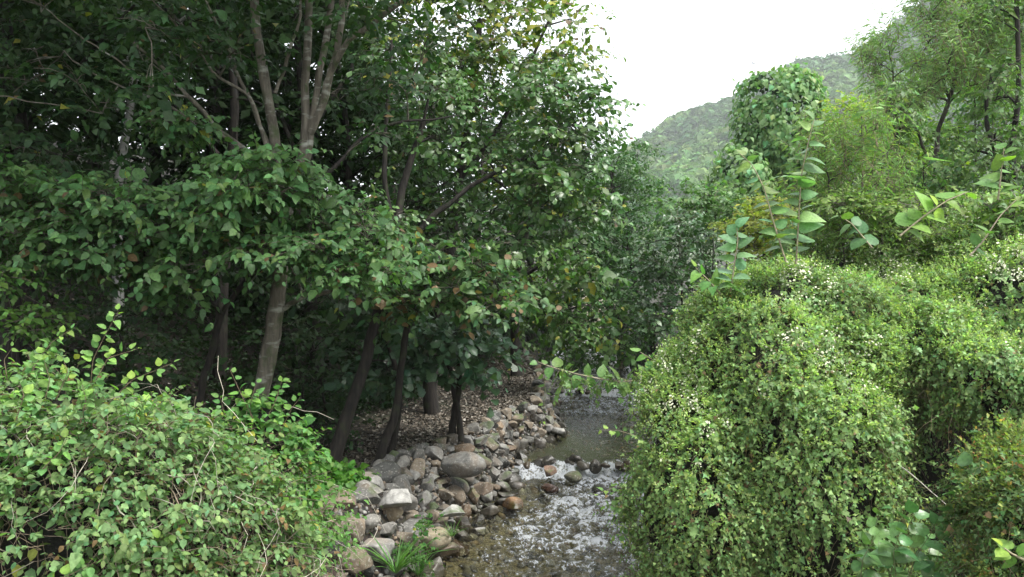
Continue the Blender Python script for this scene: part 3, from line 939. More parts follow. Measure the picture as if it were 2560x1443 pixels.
def limbs_to_pads(skel, pads, r0=.03, r1=.008, sag=.12, sub=5, sides=4, maxr=None):
    """boughs from the tree's skeleton to each clump, then twigs inside it"""
    S = np.concatenate([s for s, _ in skel]); RR = np.concatenate([r for _, r in skel])
    P0, P1, rr = [], [], []
    near = [float(np.min(np.linalg.norm(S - c, axis=1))) for c, r in pads]
    for q in np.argsort(near):                      # boughs fork from one another on their way out
        c = pads[q][0]
        dd = np.linalg.norm(S - c, axis=1) + .6 * np.maximum(S[:, 2] - c[2] + .2, 0)
        k = int(np.argmin(dd))
        ra = min(r0, RR[k] * .75)
        P0.append(S[k]); P1.append(c); rr.append(ra)
        S = np.vstack([S, c[None], (S[k] * .4 + c * .6)[None]]); RR = np.append(RR, [max(ra * .6, r1), max(ra * .8, r1)])
    pads = [pads[q] for q in np.argsort(near)]
    P0 = np.array(P0); P1 = np.array(P1); rr = np.array(rr)
    n = len(P0); rr = np.maximum(rr, r1)
    t = np.linspace(0, 1, 8)
    dist = np.linalg.norm(P1 - P0, axis=1)
    PP = P0[:, None] + (P1 - P0)[:, None] * t[None, :, None]
    PP[..., 2] += np.sin(t * math.pi)[None] * (dist * sag)[:, None]
    for ax in range(3):
        PP[..., ax] += fbm(xyz(np.arange(n)[:, None] * 7.7 + t[None] * 2.5, ax * 9.0, 0), 2, 3) * (dist[:, None] * .09) * np.sin(t * math.pi)[None]
    out = [tubes(PP, rr[:, None] * (1 - t) + r1 * t, sides)]
    if sub:
        C = np.repeat(np.array([p[0] for p in pads]), sub, 0); Rq = np.repeat(np.array([p[1] for p in pads]), sub, 0)
        st = PP[np.repeat(np.arange(n), sub), rng.integers(4, 7, n * sub)]
        en = C + rand_dirs(n * sub) * Rq * .85
        t = np.linspace(0, 1, 4)
        QQ = st[:, None] + (en - st)[:, None] * t[None, :, None]
        QQ[..., 2] += (np.sin(t * math.pi) * .06)[None]
        out.append(tubes(QQ, np.tile(np.linspace(r1, r1 * .4, 4), (n * sub, 1)), 3))
    return out

def foot(px, Y, extra=0.0):
    x = (px - CX) / F_PX * Y
    return np.array([x, Y, float(ground_z(x, Y)) + extra])

def px_line(pts):
    return [at(*p) for p in pts]

def tree(name, label, cat, stems_, pads, leaf, bark, mat, size, base_col, per=14, L=.4, m=7, nmax=0, group=None,
         var=.22, yellow=0., brown=0., patch=.25, r_limb=.03, twig=True, sub=5, up=.15, droop=.3, outward=.6, twig_col=(.11, .095, .07), sides=10, spr=None):
    """stems_: list of (points, r0, r1); the first is the trunk"""
    base = np.array(stems_[0][0][0], float)
    t = thing(name, label, cat, tuple(base), group)
    skel = []
    for i, (pts, r0, r1, *lb) in enumerate(stems_):
        ch, p, r = stem(pts, r0, r1, n=36 if i == 0 else 26, sides=sides, wob=.03, seed=len(bpy.data.objects) % 97 + i, flare=.3 if i == 0 else 0)
        child('trunk' if i == 0 else 'limb', [ch], M[lb[0] if lb else bark], t)
        skel.append((p, r))
    if pads:
        child('boughs', limbs_to_pads(skel, pads, r_limb, sub=sub), M['bark_mid' if bark == 'bark_grey' else bark], t, kind='stuff')
        kw = spr or {}
        P, D, N, S, TP = pad_sprays(pads, per, size, L, m, outward, up, droop, **kw)
        if twig:
            child('twigs', [twig_tubes(TP, .005, twig_col)], M['tint'], t, kind='stuff')
        leaves(t, P, D, N, S, leaf_cols(len(P), base_col, var, yellow, brown, P, patch), leaf[0], leaf[1], M[mat], nmax)
    return t, skel
# ------------------------------------------------------------------ left bank: the big grey stemmed tree
OAK = (.036, .07, .028)
t1_stems = [
    (px_line([(622, 1120, 11.5), (652, 1000, 11.5), (672, 880, 11.5), (690, 780, 11.5), (700, 680, 11.5), (706, 600, 11.5), (708, 520, 11.5)]), .135, .10),
    (px_line([(702, 560, 11.5), (697, 470, 11.4), (686, 360, 11.4), (676, 270, 11.3), (662, 180, 11.3), (640, 70, 11.2), (625, -150, 11.2)]), .085, .05),
    (px_line([(712, 600, 11.5), (738, 500, 11.6), (756, 420, 11.6), (764, 330, 11.6), (760, 220, 11.6), (768, 100, 11.6), (775, -150, 11.7)]), .08, .045),
    (px_line([(757, 430, 11.6), (775, 330, 11.6), (792, 230, 11.7), (812, 130, 11.7), (822, 40, 11.8), (840, -150, 11.8)]), .06, .04),
    (px_line([(778, 330, 11.6), (812, 240, 11.5), (842, 140, 11.4), (855, 60, 11.3), (850, -120, 11.2)]), .06, .035),
    (px_line([(806, 255, 11.5), (830, 165, 11.3), (872, 100, 11.1), (930, 60, 11.0), (985, 20, 10.9), (1060, -40, 10.8)]), .05, .03),
    (px_line([(745, 545, 11.5), (778, 480, 11.5), (850, 405, 11.6), (900, 350, 11.8), (960, 310, 12.0), (1060, 300, 12.2), (1150, 290, 12.4)]), .042, .010, 'bark_dark'),
    (px_line([(694, 470, 11.5), (640, 395, 11.4), (545, 320, 11.2), (470, 240, 11.0), (400, 165, 10.8), (320, 90, 10.6)]), .045, .015),
    (px_line([(688, 400, 11.4), (640, 290, 11.3), (600, 200, 11.2), (570, 110, 11.1), (520, 20, 11.0), (480, -60, 11)]), .032, .014),
    (px_line([(690, 440, 11.4), (655, 330, 11.2), (630, 240, 11.0), (540, 190, 10.8), (480, 110, 10.6), (420, 40, 10.4)]), .03, .012),
    (px_line([(600, 370, 11.3), (500, 310, 11.1), (390, 250, 10.9), (280, 210, 10.7), (180, 150, 10.5)]), .022, .009),
    (px_line([(475, 245, 11.0), (400, 230, 10.9), (320, 170, 10.7), (200, 90, 10.5)]), .018, .008),
    (px_line([(688, 230, 11.3), (720, 150, 11.2), (745, 60, 11.1), (760, -60, 11.1)]), .028, .014),
    (px_line([(700, 660, 11.5), (640, 600, 11.2), (560, 580, 10.8), (450, 560, 10.4)]), .035, .014),
    (px_line([(712, 770, 11.5), (760, 742, 11.2), (850, 720, 10.9), (900, 710, 10.8)]), .035, .018),
    (px_line([(760, 745, 11.2), (740, 690, 11.2), (700, 640, 11.3)]), .02, .01),
]
pads = (pads_in([(-120, 430), (120, 440), (350, 455), (520, 470), (570, 405), (690, 395), (770, 470), (920, 500), (960, 570), (900, 640), (700, 640), (400, 620), (200, 650), (-100, 660)], 72, 9.6, 11.0, (55, 85), .38, .5)
        + pads_in([(240, 640), (400, 600), (540, 640), (500, 720), (400, 770), (320, 700)], 75, 9.8, 10.8, (45, 70), .45, .4)
        + pads_in([(820, 600), (1000, 640), (930, 720), (820, 700)], 70, 10, 11, (50, 70), .4, .4)
        + pads_in([(400, 300), (520, 300), (520, 350), (400, 350)], 60, 10.4, 11, (40, 60), .4, .3))
main_tree, _ = tree('grey_trunk_tree', 'tall multi-stemmed tree with pale grey blotched trunk and low leafy boughs on the left bank', 'tree',
     t1_stems, pads, ('oval', 'oval_hi'), 'bark_grey', 'leaf', .108, (.080, .145, .062), per=25, L=.42, m=8, nmax=300, yellow=.006, brown=.015, var=.25, r_limb=.02, up=.1)
# its upper crown is sparser; same tree, shade put into the darker leaf colour
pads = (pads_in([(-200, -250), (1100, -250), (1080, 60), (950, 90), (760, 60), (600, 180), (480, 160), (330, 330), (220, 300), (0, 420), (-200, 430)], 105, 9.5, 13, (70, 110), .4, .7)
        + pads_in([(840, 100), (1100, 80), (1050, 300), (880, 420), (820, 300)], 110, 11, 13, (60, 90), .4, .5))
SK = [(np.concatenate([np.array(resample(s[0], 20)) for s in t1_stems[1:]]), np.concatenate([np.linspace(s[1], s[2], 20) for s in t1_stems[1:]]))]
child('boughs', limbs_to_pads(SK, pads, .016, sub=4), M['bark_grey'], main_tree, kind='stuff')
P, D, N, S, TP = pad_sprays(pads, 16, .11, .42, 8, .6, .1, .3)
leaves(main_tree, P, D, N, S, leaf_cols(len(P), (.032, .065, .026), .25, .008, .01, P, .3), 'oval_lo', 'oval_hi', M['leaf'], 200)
# unseen leaf roof added above and left of the view to block the sky
pads = []
for i in range(70):
    c = np.array([rng.uniform(-12, .5), rng.uniform(6.5, 13), rng.uniform(10.3, 13.5)])
    pads.append((c, np.array([1.3, 1.3, .55])))
child('boughs', limbs_to_pads(SK, pads, .03, sub=3), M['bark_grey'], main_tree, kind='stuff')
P, D, N, S, TP = pad_sprays(pads, 60, .2, .5, 7)
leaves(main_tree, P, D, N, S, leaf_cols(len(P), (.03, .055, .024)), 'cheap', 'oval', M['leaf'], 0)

# ------------------------------------------------------------------ dark leaning trees on the terrace
def dark_tree(label, stems_, pads, **kw):
    a = dict(leaf=('oak', 'oak_hi'), bark='bark_dark', mat='glossy', size=.17, base_col=OAK, per=16, L=.42, m=7, nmax=250)
    a.update(kw)
    return tree('oak_tree', label, 'tree', stems_, pads, group='dark trunked trees on the left bank', **a)

dark_tree('thin dark crooked tree leaning right behind the foreground thicket, forking at half height',
    [(px_line([(478, 1110, 12.3), (495, 1020, 12.3), (515, 930, 12.3), (535, 850, 12.3), (556, 780, 12.3), (590, 730, 12.3), (640, 680, 12.2), (685, 620, 12.2)]), .062, .035),
     (px_line([(556, 790, 12.3), (530, 745, 12.2), (480, 710, 12.1), (430, 690, 12.0)]), .045, .02)],
    pads_in([(420, 560), (640, 560), (700, 640), (560, 700), (430, 700)], 85, 11.8, 12.8, (60, 80), .5, .5), per=9, base_col=(.035, .065, .028), size=.14, nmax=60)
dark_tree('furrowed brown tree leaning right out of the bright green bush on the left bank',
    [(px_line([(818, 1185, 13.0), (845, 1110, 13.0), (880, 1010, 13.1), (905, 930, 13.2), (930, 830, 13.3), (955, 730, 13.4), (985, 600, 13.6), (1010, 450, 13.8), (1060, 300, 14)]), .115, .05),
     (px_line([(965, 690, 13.4), (1060, 560, 13.6), (1180, 460, 13.8), (1300, 400, 14)]), .06, .03),
     (px_line([(985, 600, 13.6), (960, 450, 13.8), (965, 300, 14), (980, 100, 14.2)]), .05, .025)],
    pads_in([(930, 130), (1380, 120), (1440, 200), (1480, 300), (1470, 420), (1520, 480), (1510, 560), (1380, 620), (1200, 600), (1000, 620), (930, 500), (950, 300)], 98, 13.2, 16.2, (65, 105), .5, .7)
    + pads_in([(1300, 180), (1490, 220), (1505, 330), (1480, 420), (1530, 510), (1500, 580), (1380, 600), (1300, 450)], 80, 13.6, 14.6, (55, 80), .5, .5),
    per=26, size=.128, base_col=(.066, .125, .042), nmax=300, yellow=.01, brown=.01, patch=.35)
dark_tree('dark tree behind with yellowing upper crown against the sky beside the stream',
    [(px_line([(1090, 1060, 18.5), (1070, 980, 18.5), (1090, 850, 18.5), (1120, 650, 18.4), (1150, 450, 18.2), (1180, 250, 18), (1200, 50, 18)]), .17, .06),
     (px_line([(1150, 450, 18.2), (1260, 300, 17.8), (1330, 150, 17.5), (1380, 30, 17.4)]), .06, .03)],
    pads_in([(950, -120), (1370, -120), (1425, 0), (1470, 90), (1460, 150), (1380, 230), (1200, 230), (960, 180)], 84, 15.5, 18.5, (60, 95), .5, .9)
    + pads_in([(1180, 150), (1470, 200), (1490, 330), (1440, 520), (1200, 500)], 110, 17.5, 19.5, (70, 100), .6, .9),
    per=28, leaf=('oval_lo', 'oak_hi'), size=.135, base_col=(.10, .14, .035), yellow=.16, brown=.03, nmax=250, twig=True, mat='leaf')
dark_tree('twin stemmed dark tree standing on the leaf covered terrace with large blue green leaves',
    [(px_line([(1126, 1105, 15.7), (1136, 1040, 15.7), (1148, 975, 15.7), (1150, 900, 15.7), (1140, 830, 15.7)]), .075, .05),
     (px_line([(1152, 1103, 15.6), (1150, 1050, 15.65), (1138, 1000, 15.7), (1128, 930, 15.7), (1100, 870, 15.4)]), .07, .04),
     (px_line([(1145, 960, 15.7), (1060, 930, 15.2), (960, 900, 14.8), (900, 905, 14.6)]), .035, .015),
     (px_line([(1140, 900, 15.7), (1200, 870, 15.3), (1260, 850, 15.0)]), .03, .014)],
    pads_in([(920, 840), (1000, 810), (1180, 810), (1280, 860), (1290, 910), (1220, 940), (1160, 950), (1060, 970), (940, 960), (860, 940), (850, 910)], 66, 14.2, 15.7, (48, 70), .45, .4),
    per=17, size=.19, base_col=(.055, .10, .065), L=.4, m=6, nmax=300, spr=dict(njit=.6, leaf_droop=.1))
dark_tree('dark leaning trunk beside the gravel with pale blotched low foliage over the terrace',
    [(px_line([(935, 1180, 13.6), (960, 1110, 13.7), (985, 1045, 13.8), (1003, 950, 13.8), (1010, 850, 13.8), (1040, 740, 13.6), (1100, 660, 13.2)]), .085, .04),
     (px_line([(1018, 810, 13.7), (1120, 740, 13.2), (1230, 730, 12.8), (1300, 760, 12.6)]), .04, .018)],
    pads_in([(940, 640), (1020, 600), (1200, 640), (1290, 700), (1330, 770), (1300, 820), (1180, 800), (1000, 800), (940, 740)], 74, 12.2, 13.6, (55, 80), .42, .5),
    per=18, size=.135, leaf=('oval', 'oval_hi'), base_col=(.075, .13, .058), brown=.05, yellow=.02, nmax=300, mat='leaf')
dark_tree('second thin black trunk just behind the leaning trunk beside the gravel',
    [(px_line([(975, 1140, 14.6), (990, 1070, 14.6), (1000, 1000, 14.6), (985, 900, 14.6), (940, 780, 14.7), (900, 640, 14.8)]), .065, .03)],
    pads_in([(780, 640), (960, 640), (980, 800), (860, 860), (760, 780)], 95, 13.8, 15, (60, 85), .5, .5), per=11, base_col=(.03, .06, .028), nmax=60)
dark_tree('dark tree deep on the terrace whose leafy boughs hang low over the stream',
    [(px_line([(1290, 945, 24), (1285, 860, 24), (1290, 760, 23.8), (1300, 640, 23.4), (1340, 520, 23)]), .16, .06),
     (px_line([(1290, 800, 23.8), (1360, 790, 22.6), (1440, 770, 21.6)]), .06, .02),
     (px_line([(1295, 700, 23.6), (1390, 640, 22.5), (1470, 600, 22)]), .06, .02)],
    pads_in([(1320, 600), (1440, 580), (1490, 690), (1540, 740), (1580, 830), (1570, 900), (1500, 920), (1400, 870), (1330, 860), (1310, 720)], 62, 20, 22.5, (45, 70), .6, .6)
    + pads_in([(1180, 620), (1500, 620), (1500, 880), (1250, 900)], 90, 23, 26, (60, 80), .6, .9),
    per=17, size=.17, leaf=('oval_lo', 'oval'), base_col=(.065, .115, .035), L=.5, nmax=200, yellow=.03, droop=.6, mat='leaf')

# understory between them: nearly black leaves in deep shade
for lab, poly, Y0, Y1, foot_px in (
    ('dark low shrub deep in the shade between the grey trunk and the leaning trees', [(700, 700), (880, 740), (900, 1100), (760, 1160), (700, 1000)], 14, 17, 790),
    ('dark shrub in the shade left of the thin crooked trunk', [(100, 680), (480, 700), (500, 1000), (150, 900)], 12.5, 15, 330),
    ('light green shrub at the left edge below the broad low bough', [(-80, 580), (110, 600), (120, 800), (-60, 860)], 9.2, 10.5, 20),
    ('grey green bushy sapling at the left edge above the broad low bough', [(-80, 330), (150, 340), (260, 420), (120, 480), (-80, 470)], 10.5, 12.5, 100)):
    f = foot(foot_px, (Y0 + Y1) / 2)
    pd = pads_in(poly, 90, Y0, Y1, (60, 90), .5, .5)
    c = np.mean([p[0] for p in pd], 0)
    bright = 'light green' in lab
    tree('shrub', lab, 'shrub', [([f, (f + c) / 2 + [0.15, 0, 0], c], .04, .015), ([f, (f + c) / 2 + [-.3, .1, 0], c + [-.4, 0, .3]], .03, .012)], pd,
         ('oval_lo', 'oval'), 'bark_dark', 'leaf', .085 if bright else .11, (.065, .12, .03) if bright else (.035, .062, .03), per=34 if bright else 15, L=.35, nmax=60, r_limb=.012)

# ------------------------------------------------------------------ forest behind on the slope
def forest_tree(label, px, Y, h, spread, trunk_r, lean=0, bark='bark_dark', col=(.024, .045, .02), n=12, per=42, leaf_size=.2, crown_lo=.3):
    f = foot(px, Y)
    top = f + np.array([lean, 0, h])
    mid = (f + top) / 2 + np.array([rng.normal(0, .3), 0, 0])
    sts = [([f - [0, 0, .2], f * .75 + top * .25 + [rng.normal(0, .1), 0, 0], mid, top], trunk_r, trunk_r * .3)]
    for k in range(3):
        a = rng.uniform(.35, .6); s = f * (1 - a) + top * a
        sts.append(([s, s + np.array([rng.normal(0, spread * .4), rng.normal(0, 1), h * .2]), s + np.array([rng.normal(0, spread * .7), rng.normal(0, 1), h * .35])], trunk_r * .4, trunk_r * .12))
    pd = []
    for k in range(n):
        a = rng.uniform(crown_lo, 1.02)
        w = spread * (1.1 - .6 * abs(a - .6) * 2 * .8)
        c = f * (1 - a) + top * a + np.array([rng.uniform(-1, 1) * w, rng.uniform(-1, 1) * w * .8, 0])
        r = rng.uniform(.9, 1.5) * spread / 3
        pd.append((c, np.array([r, r, r * .55])))
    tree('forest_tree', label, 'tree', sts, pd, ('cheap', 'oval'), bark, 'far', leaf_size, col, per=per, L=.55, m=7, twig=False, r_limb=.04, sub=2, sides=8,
         group='trees of the wood on the left slope')

forest_tree('pale grey straight trunk showing in the dark wood at upper left', 297, 17, 11, 2.6, .12, 0, 'bark_pale', crown_lo=.72, n=8)
forest_tree('thick black trunk behind the grey branches in the upper left wood', 540, 16.5, 11, 2.8, .14, .2, crown_lo=.75, n=8)
spots = [(60, 18, 9, 3.0), (170, 24, 12, 3.6), (420, 21, 10, 3.2), (400, 30, 13, 4.2), (640, 22, 10, 3.0), (650, 31, 11, 3.8), (800, 19, 10, 2.8),
         (860, 27, 10, 3.4), (980, 23, 9.5, 3.0), (1080, 30, 10.5, 3.6), (-120, 16, 10, 3.2), (-60, 28, 13, 4.0), (1200, 27, 8.5, 2.8), (1330, 31, 8, 3.0),
         (-420, 13, 10, 3.4), (-350, 20, 12, 3.6), (1440, 34, 7.5, 2.8), (240, 36, 14, 4.5), (760, 38, 13, 4.4), (1100, 40, 12, 4.2), (560, 26, 9, 3.2), (20, 13.5, 8, 2.5), (520, 20, 13, 3.4), (900, 21, 12.5, 3.4), (740, 25, 14, 3.6), (250, 19, 12, 3.2), (1020, 25, 13, 3.4)]  # the two trees farthest out at the left are added to block side sky
LAB = ['near shaded tree of the wood at the left edge above the grey green sapling', 'tall shaded tree of the wood between the left edge and the pale straight trunk',
  'shaded tree of the wood just left of the thick black trunk', 'far tall tree behind the pale straight trunk in the upper left wood', 'shaded tree directly behind the fork of the grey trunked tree',
  'far tree filling the gap beside the fork of the grey trunked tree', 'dark leafy tree just right of the grey trunk behind its right limb', 'far tree behind the leaning furrowed brown trunk',
  'shaded tree right of the leaning furrowed brown trunk', 'far tree behind the twin stemmed tree of the terrace', 'dark leafy tree cut by the left edge of the picture', 'tallest far tree of the wood at the left edge',
  'shaded tree at the back of the leaf littered terrace', 'small far tree where the terrace ends at the bend', 'large leafy tree added out at the left of the wood to block side sky', 'second leafy tree added out at the left to block side sky, farther up the slope',
  'far low tree at the bend left of the round fine leaved tree', 'farthest tree high on the left slope behind the pale straight trunk', 'farthest tree on the slope behind the upper branches of the grey trunked tree',
  'farthest tree on the slope behind the dark canopy by the stream', 'shaded tree between the thick black trunk and the grey trunk', 'low dark tree at the left edge under the broad leafy bough', 'tall leafy tree filling the sky gaps left of the fork of the grey trunk', 'tall leafy tree behind the middle of the dark canopy', 'high crowned tree seen between the upright stems of the grey trunked tree', 'tall shaded tree just behind the pale straight trunk', 'tall tree behind the dark canopy nearest the open sky']
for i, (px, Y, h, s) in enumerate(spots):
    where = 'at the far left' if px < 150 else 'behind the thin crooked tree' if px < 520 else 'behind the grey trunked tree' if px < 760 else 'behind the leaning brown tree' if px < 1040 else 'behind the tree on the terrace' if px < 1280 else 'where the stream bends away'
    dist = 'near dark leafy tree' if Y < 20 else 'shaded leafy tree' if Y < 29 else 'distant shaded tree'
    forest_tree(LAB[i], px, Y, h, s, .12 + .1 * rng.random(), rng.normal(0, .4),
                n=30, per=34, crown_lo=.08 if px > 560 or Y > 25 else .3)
# undergrowth on the shaded slope
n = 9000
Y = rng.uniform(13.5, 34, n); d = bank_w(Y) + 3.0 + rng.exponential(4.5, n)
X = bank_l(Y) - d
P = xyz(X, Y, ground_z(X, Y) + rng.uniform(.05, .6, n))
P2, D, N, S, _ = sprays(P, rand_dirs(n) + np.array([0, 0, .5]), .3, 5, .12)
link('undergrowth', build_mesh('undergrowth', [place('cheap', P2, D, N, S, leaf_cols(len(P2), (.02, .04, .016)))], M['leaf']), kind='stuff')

# ------------------------------------------------------------------ far side of the stream bend
def bush(name, label, poly, Y0, Y1, foot_px, leaf, size, col, spacing=70, rpx=(50, 80), per=16, flat=.6, ry=.6, bark='bark_dark', mat='leaf', cat='shrub', nst=3, rs=.05, group=None, **kw):
    pd = pads_in(poly, spacing, Y0, Y1, rpx, flat, ry)
    c = np.mean([p[0] for p in pd], 0); hi = max(p[0][2] for p in pd)
    f = foot(foot_px, (Y0 + Y1) / 2)
    sts = [([f, (f + c) / 2, np.array([c[0], c[1], (c[2] + hi) / 2])], rs, rs * .3)]
    for k in range(nst):
        e = pd[rng.integers(len(pd))][0]
        sts.append(([f + [rng.normal(0, .1), rng.normal(0, .1), 0], (f + e) / 2 + rng.normal(0, .15, 3), e], rs * .7, rs * .2))
    return tree(name, label, cat, sts, pd, leaf, bark, mat, size, col, per=per, group=group, sides=7, **kw)

bush('tree', 'round dark tree with fine leaves against the sky beyond the stream bend',
     [(1490, 390), (1560, 360), (1630, 400), (1665, 450), (1660, 520), (1600, 560), (1460, 600), (1400, 500)], 30, 33, 1560, ('cheap', 'cheap'), .16, (.06, .115, .045), 44, (36, 55), 34, .7, 1, cat='tree', rs=.16, L=.6, m=8, twig=False)
bush('tree', 'dark drooping tree over the far end of the stream',
     [(1440, 560), (1600, 540), (1680, 600), (1700, 720), (1660, 850), (1580, 900), (1500, 800), (1450, 700)], 26, 29, 1640, ('cheap', 'cheap'), .15, (.04, .085, .03), 48, (40, 60), 26, .6, 1, cat='tree', rs=.14, L=.6, m=8, mat='leaf', twig=False)
bush('shrub', 'dark glossy leaved shrub on the right bank above the bend of the stream',
     [(1620, 560), (1720, 520), (1800, 560), (1830, 700), (1770, 760), (1700, 840), (1640, 880), (1600, 740)], 20, 23, 1720, ('oval_lo', 'oval'), .12, (.045, .09, .035), 48, (38, 58), 26, .6, .8, L=.45, m=8, mat='glossy', nmax=80)
bush('shrub', 'light green shrub on the skyline between the dark tree and the vine covered tree',
     [(1650, 500), (1740, 470), (1850, 500), (1850, 560), (1700, 580)], 22, 24, 1760, ('oval_lo', 'oval'), .14, (.09, .15, .06), 46, (34, 50), 22, .6, .8, L=.5, m=8)
bush('shrub', 'small pale shrub hiding the stream where it disappears under the trees',
     [(1320, 860), (1560, 880), (1600, 950), (1440, 950), (1330, 930)], 28, 31, 1450, ('cheap', 'cheap'), .14, (.05, .09, .035), 50, (40, 60), 24, .6, .8, L=.4, twig=False)
bush('shrub', 'yellow orange tinged shrub behind the tall broad leaved shoots',
     [(1830, 530), (1930, 500), (1990, 560), (1980, 660), (1900, 690), (1840, 620)], 15, 17, 1900, ('cheap', 'oval'), .10, (.23, .23, .06), 42, (32, 48), 30, .5, .6, L=.35, m=8, mat='soft')
bush('shrub', 'bright yellow green bush behind the feathery saplings on the right',
     [(2080, 290), (2180, 260), (2260, 300), (2440, 380), (2300, 500), (2120, 450)], 20, 23, 2200, ('cheap', 'oval'), .16, (.26, .30, .05), 60, (45, 70), 24, .6, .8, L=.5, m=8, mat='soft')

# vine smothered tree
ells = [ellip(1945, 330, 30, 112, 140, 1.9), ellip(1960, 245, 30, 85, 75, 1.4), ellip(1850, 470, 29, 75, 110, 1.5), ellip(2020, 400, 30, 70, 130, 1.3), ellip(1800, 520, 28, 45, 60, 1.1), ellip(1900, 210, 30, 50, 30, .8)]
f = foot(1935, 30.5)
kz = thing('vine_covered_tree', 'tree smothered by a rounded cloak of broad pale vine leaves before the hillside', 'tree', tuple(f))
ch, p, r = stem([f, f + [.1, 0, 3], ells[0][0], ells[1][0]], .16, .05); child('trunk', [ch], M['bark_dark'], kz)
child('boughs', limbs_to_pads([(p, r)], [(e[0] + rng.normal(0, .5, 3), e[1] * .6) for e in ells for _ in range(5)], .05, sub=4), M['bark_dark'], kz, kind='stuff')
P, N = shell(ells, 24000, .5, .9, .3, 3, hole=(1.0, -.15, .25))
D = norm(np.array([0, 0, -1.0]) + .5 * N + rng.normal(0, .45, P.shape))
leaves(kz, P, D, N + rng.normal(0, .3, P.shape) + [0, 0, .5], .175 * np.exp(rng.normal(0, .2, len(P))), leaf_cols(len(P), (.17, .25, .13), .2), 'heart_lo', 'heart', M['leaf'], 300)
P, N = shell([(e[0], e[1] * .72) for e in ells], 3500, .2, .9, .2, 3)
leaves(kz, P, np.cross(N, rand_dirs(len(P))), N, np.full(len(P), .26), leaf_cols(len(P), (.035, .06, .03)), 'cheap', 'cheap', M['leaf'], 0)  # inner leaf layer coloured dark in place of interior shade

# ------------------------------------------------------------------ right bank: feathery and vine clad trees
PALE = (.17, .235, .10)
def feathery(label, stems_, pads, per=16, size=.12, col=(.23, .295, .165), nmax=120, **kw):
    a = dict(L=.5, m=14, up=.75, droop=.05, outward=.3, var=.2, yellow=.01, spr=dict(spread=62, leaf_droop=.6))
    a.update(kw)
    return tree('feathery_tree', label, 'tree', stems_, pads, ('narrow', 'narrow'), 'bark_mid', 'soft', size, col, per=per, nmax=nmax, twig_col=(.16, .12, .08), sides=8, group='feathery saplings on the right bank', **a)

feathery('slender curving tree with dark bark and narrow drooping leaves against the hillside at upper right',
    [(px_line([(2395, 640, 13.6), (2378, 560, 13.8), (2345, 490, 14), (2338, 410, 14), (2345, 330, 14), (2372, 260, 14), (2392, 170, 14), (2405, 60, 14), (2410, -80, 14)]), .055, .02),
     (px_line([(2375, 255, 14), (2350, 170, 14), (2365, 80, 14), (2350, -60, 14)]), .025, .012),
     (px_line([(2340, 430, 14), (2290, 330, 14), (2240, 250, 13.9), (2225, 130, 13.9)]), .028, .01),
     (px_line([(2350, 520, 14), (2290, 430, 14), (2260, 420, 14)]), .02, .008)],
    pads_in([(2290, -80), (2570, -80), (2580, 200), (2440, 240), (2330, 280), (2290, 140)], 46, 13.2, 14.8, (30, 46), 1.2, .4)
    + pads_in([(2160, 110), (2230, 90), (2260, 230), (2300, 320), (2240, 330), (2170, 250)], 42, 13.4, 14.4, (26, 40), 1.3, .35), per=17)
bush('shrub', 'tall light green leafy mass behind the slender curving tree at upper right',
     [(2180, 330), (2300, 230), (2380, 120), (2480, 60), (2600, 40), (2600, 560), (2300, 560), (2200, 480)], 17.5, 20, 2450, ('cheap', 'oval'), .13, (.17, .24, .10), 66, (48, 72), 24, .7, .8, L=.5, m=8, mat='soft', bark='bark_mid', twig=False)
feathery('low clump of feathery narrow leaved saplings in the middle of the right bank',
    [(px_line([(2110, 700, 12), (2090, 560, 12), (2070, 450, 12), (2060, 330, 12)]), .02, .008),
     (px_line([(2120, 700, 12), (2150, 560, 12), (2160, 420, 12), (2155, 290, 12)]), .02, .008),
     (px_line([(2100, 700, 12), (2190, 560, 12.2), (2205, 420, 12.2)]), .02, .008)],
    pads_in([(2030, 330), (2220, 300), (2240, 640), (2180, 680), (2030, 640), (1990, 480)], 54, 11.4, 12.8, (34, 50), 1.1, .35), per=15, size=.12, col=PALE)
tree('vine_clad_tree', 'dark trunked tree at the right edge hung with small lobed vine leaves', 'tree',
    [(px_line([(2545, 640, 13), (2540, 480, 13), (2530, 360, 13), (2548, 240, 13), (2540, 100, 13), (2548, -100, 13)]), .055, .03),
     (px_line([(2540, 480, 13), (2480, 380, 13), (2465, 280, 13), (2480, 160, 13)]), .05, .02),
     (px_line([(2560, 430, 13), (2600, 330, 13), (2640, 200, 13)]), .05, .02)],
    pads_in([(2440, 230), (2580, 130), (2600, 560), (2480, 560), (2420, 420)], 62, 12.4, 14, (44, 64), .9, .5) + pads_in([(2420, -40), (2600, -40), (2600, 160), (2480, 220)], 85, 12.4, 13.6, (35, 50), .7, .4),
    ('lobed_lo', 'lobed'), 'bark_dark', 'leaf', .085, (.11, .17, .075), per=15, L=.4, m=9, nmax=150, droop=.7)
tree('vine_clad_tree', 'leaning dark stems wrapped in small vine leaves left of the slender curving tree', 'tree',
    [(px_line([(2385, 620, 12.9), (2330, 560, 13), (2270, 480, 13.1), (2240, 380, 13.2), (2232, 260, 13.3)]), .04, .02),
     (px_line([(2370, 610, 13), (2350, 540, 13), (2300, 480, 13)]), .03, .015)],
    pads_in([(2215, 230), (2260, 240), (2290, 380), (2380, 420), (2440, 400), (2440, 560), (2280, 560), (2230, 480)], 56, 12.6, 14, (38, 55), 1.0, .4),
    ('lobed_lo', 'lobed'), 'bark_dark', 'leaf', .085, (.085, .14, .055), per=13, L=.35, m=9, nmax=120, droop=.7)
bush('shrub', 'pale fluffy shrub in front of the feathery saplings on the right bank',
     [(2120, 480), (2260, 450), (2320, 560), (2290, 640), (2150, 640), (2040, 620)], 10.8, 12, 2200, ('cheap', 'oval'), .07, (.15, .20, .075), 55, (42, 60), 34, .6, .4, L=.28, m=9, mat='soft', bark='bark_mid')
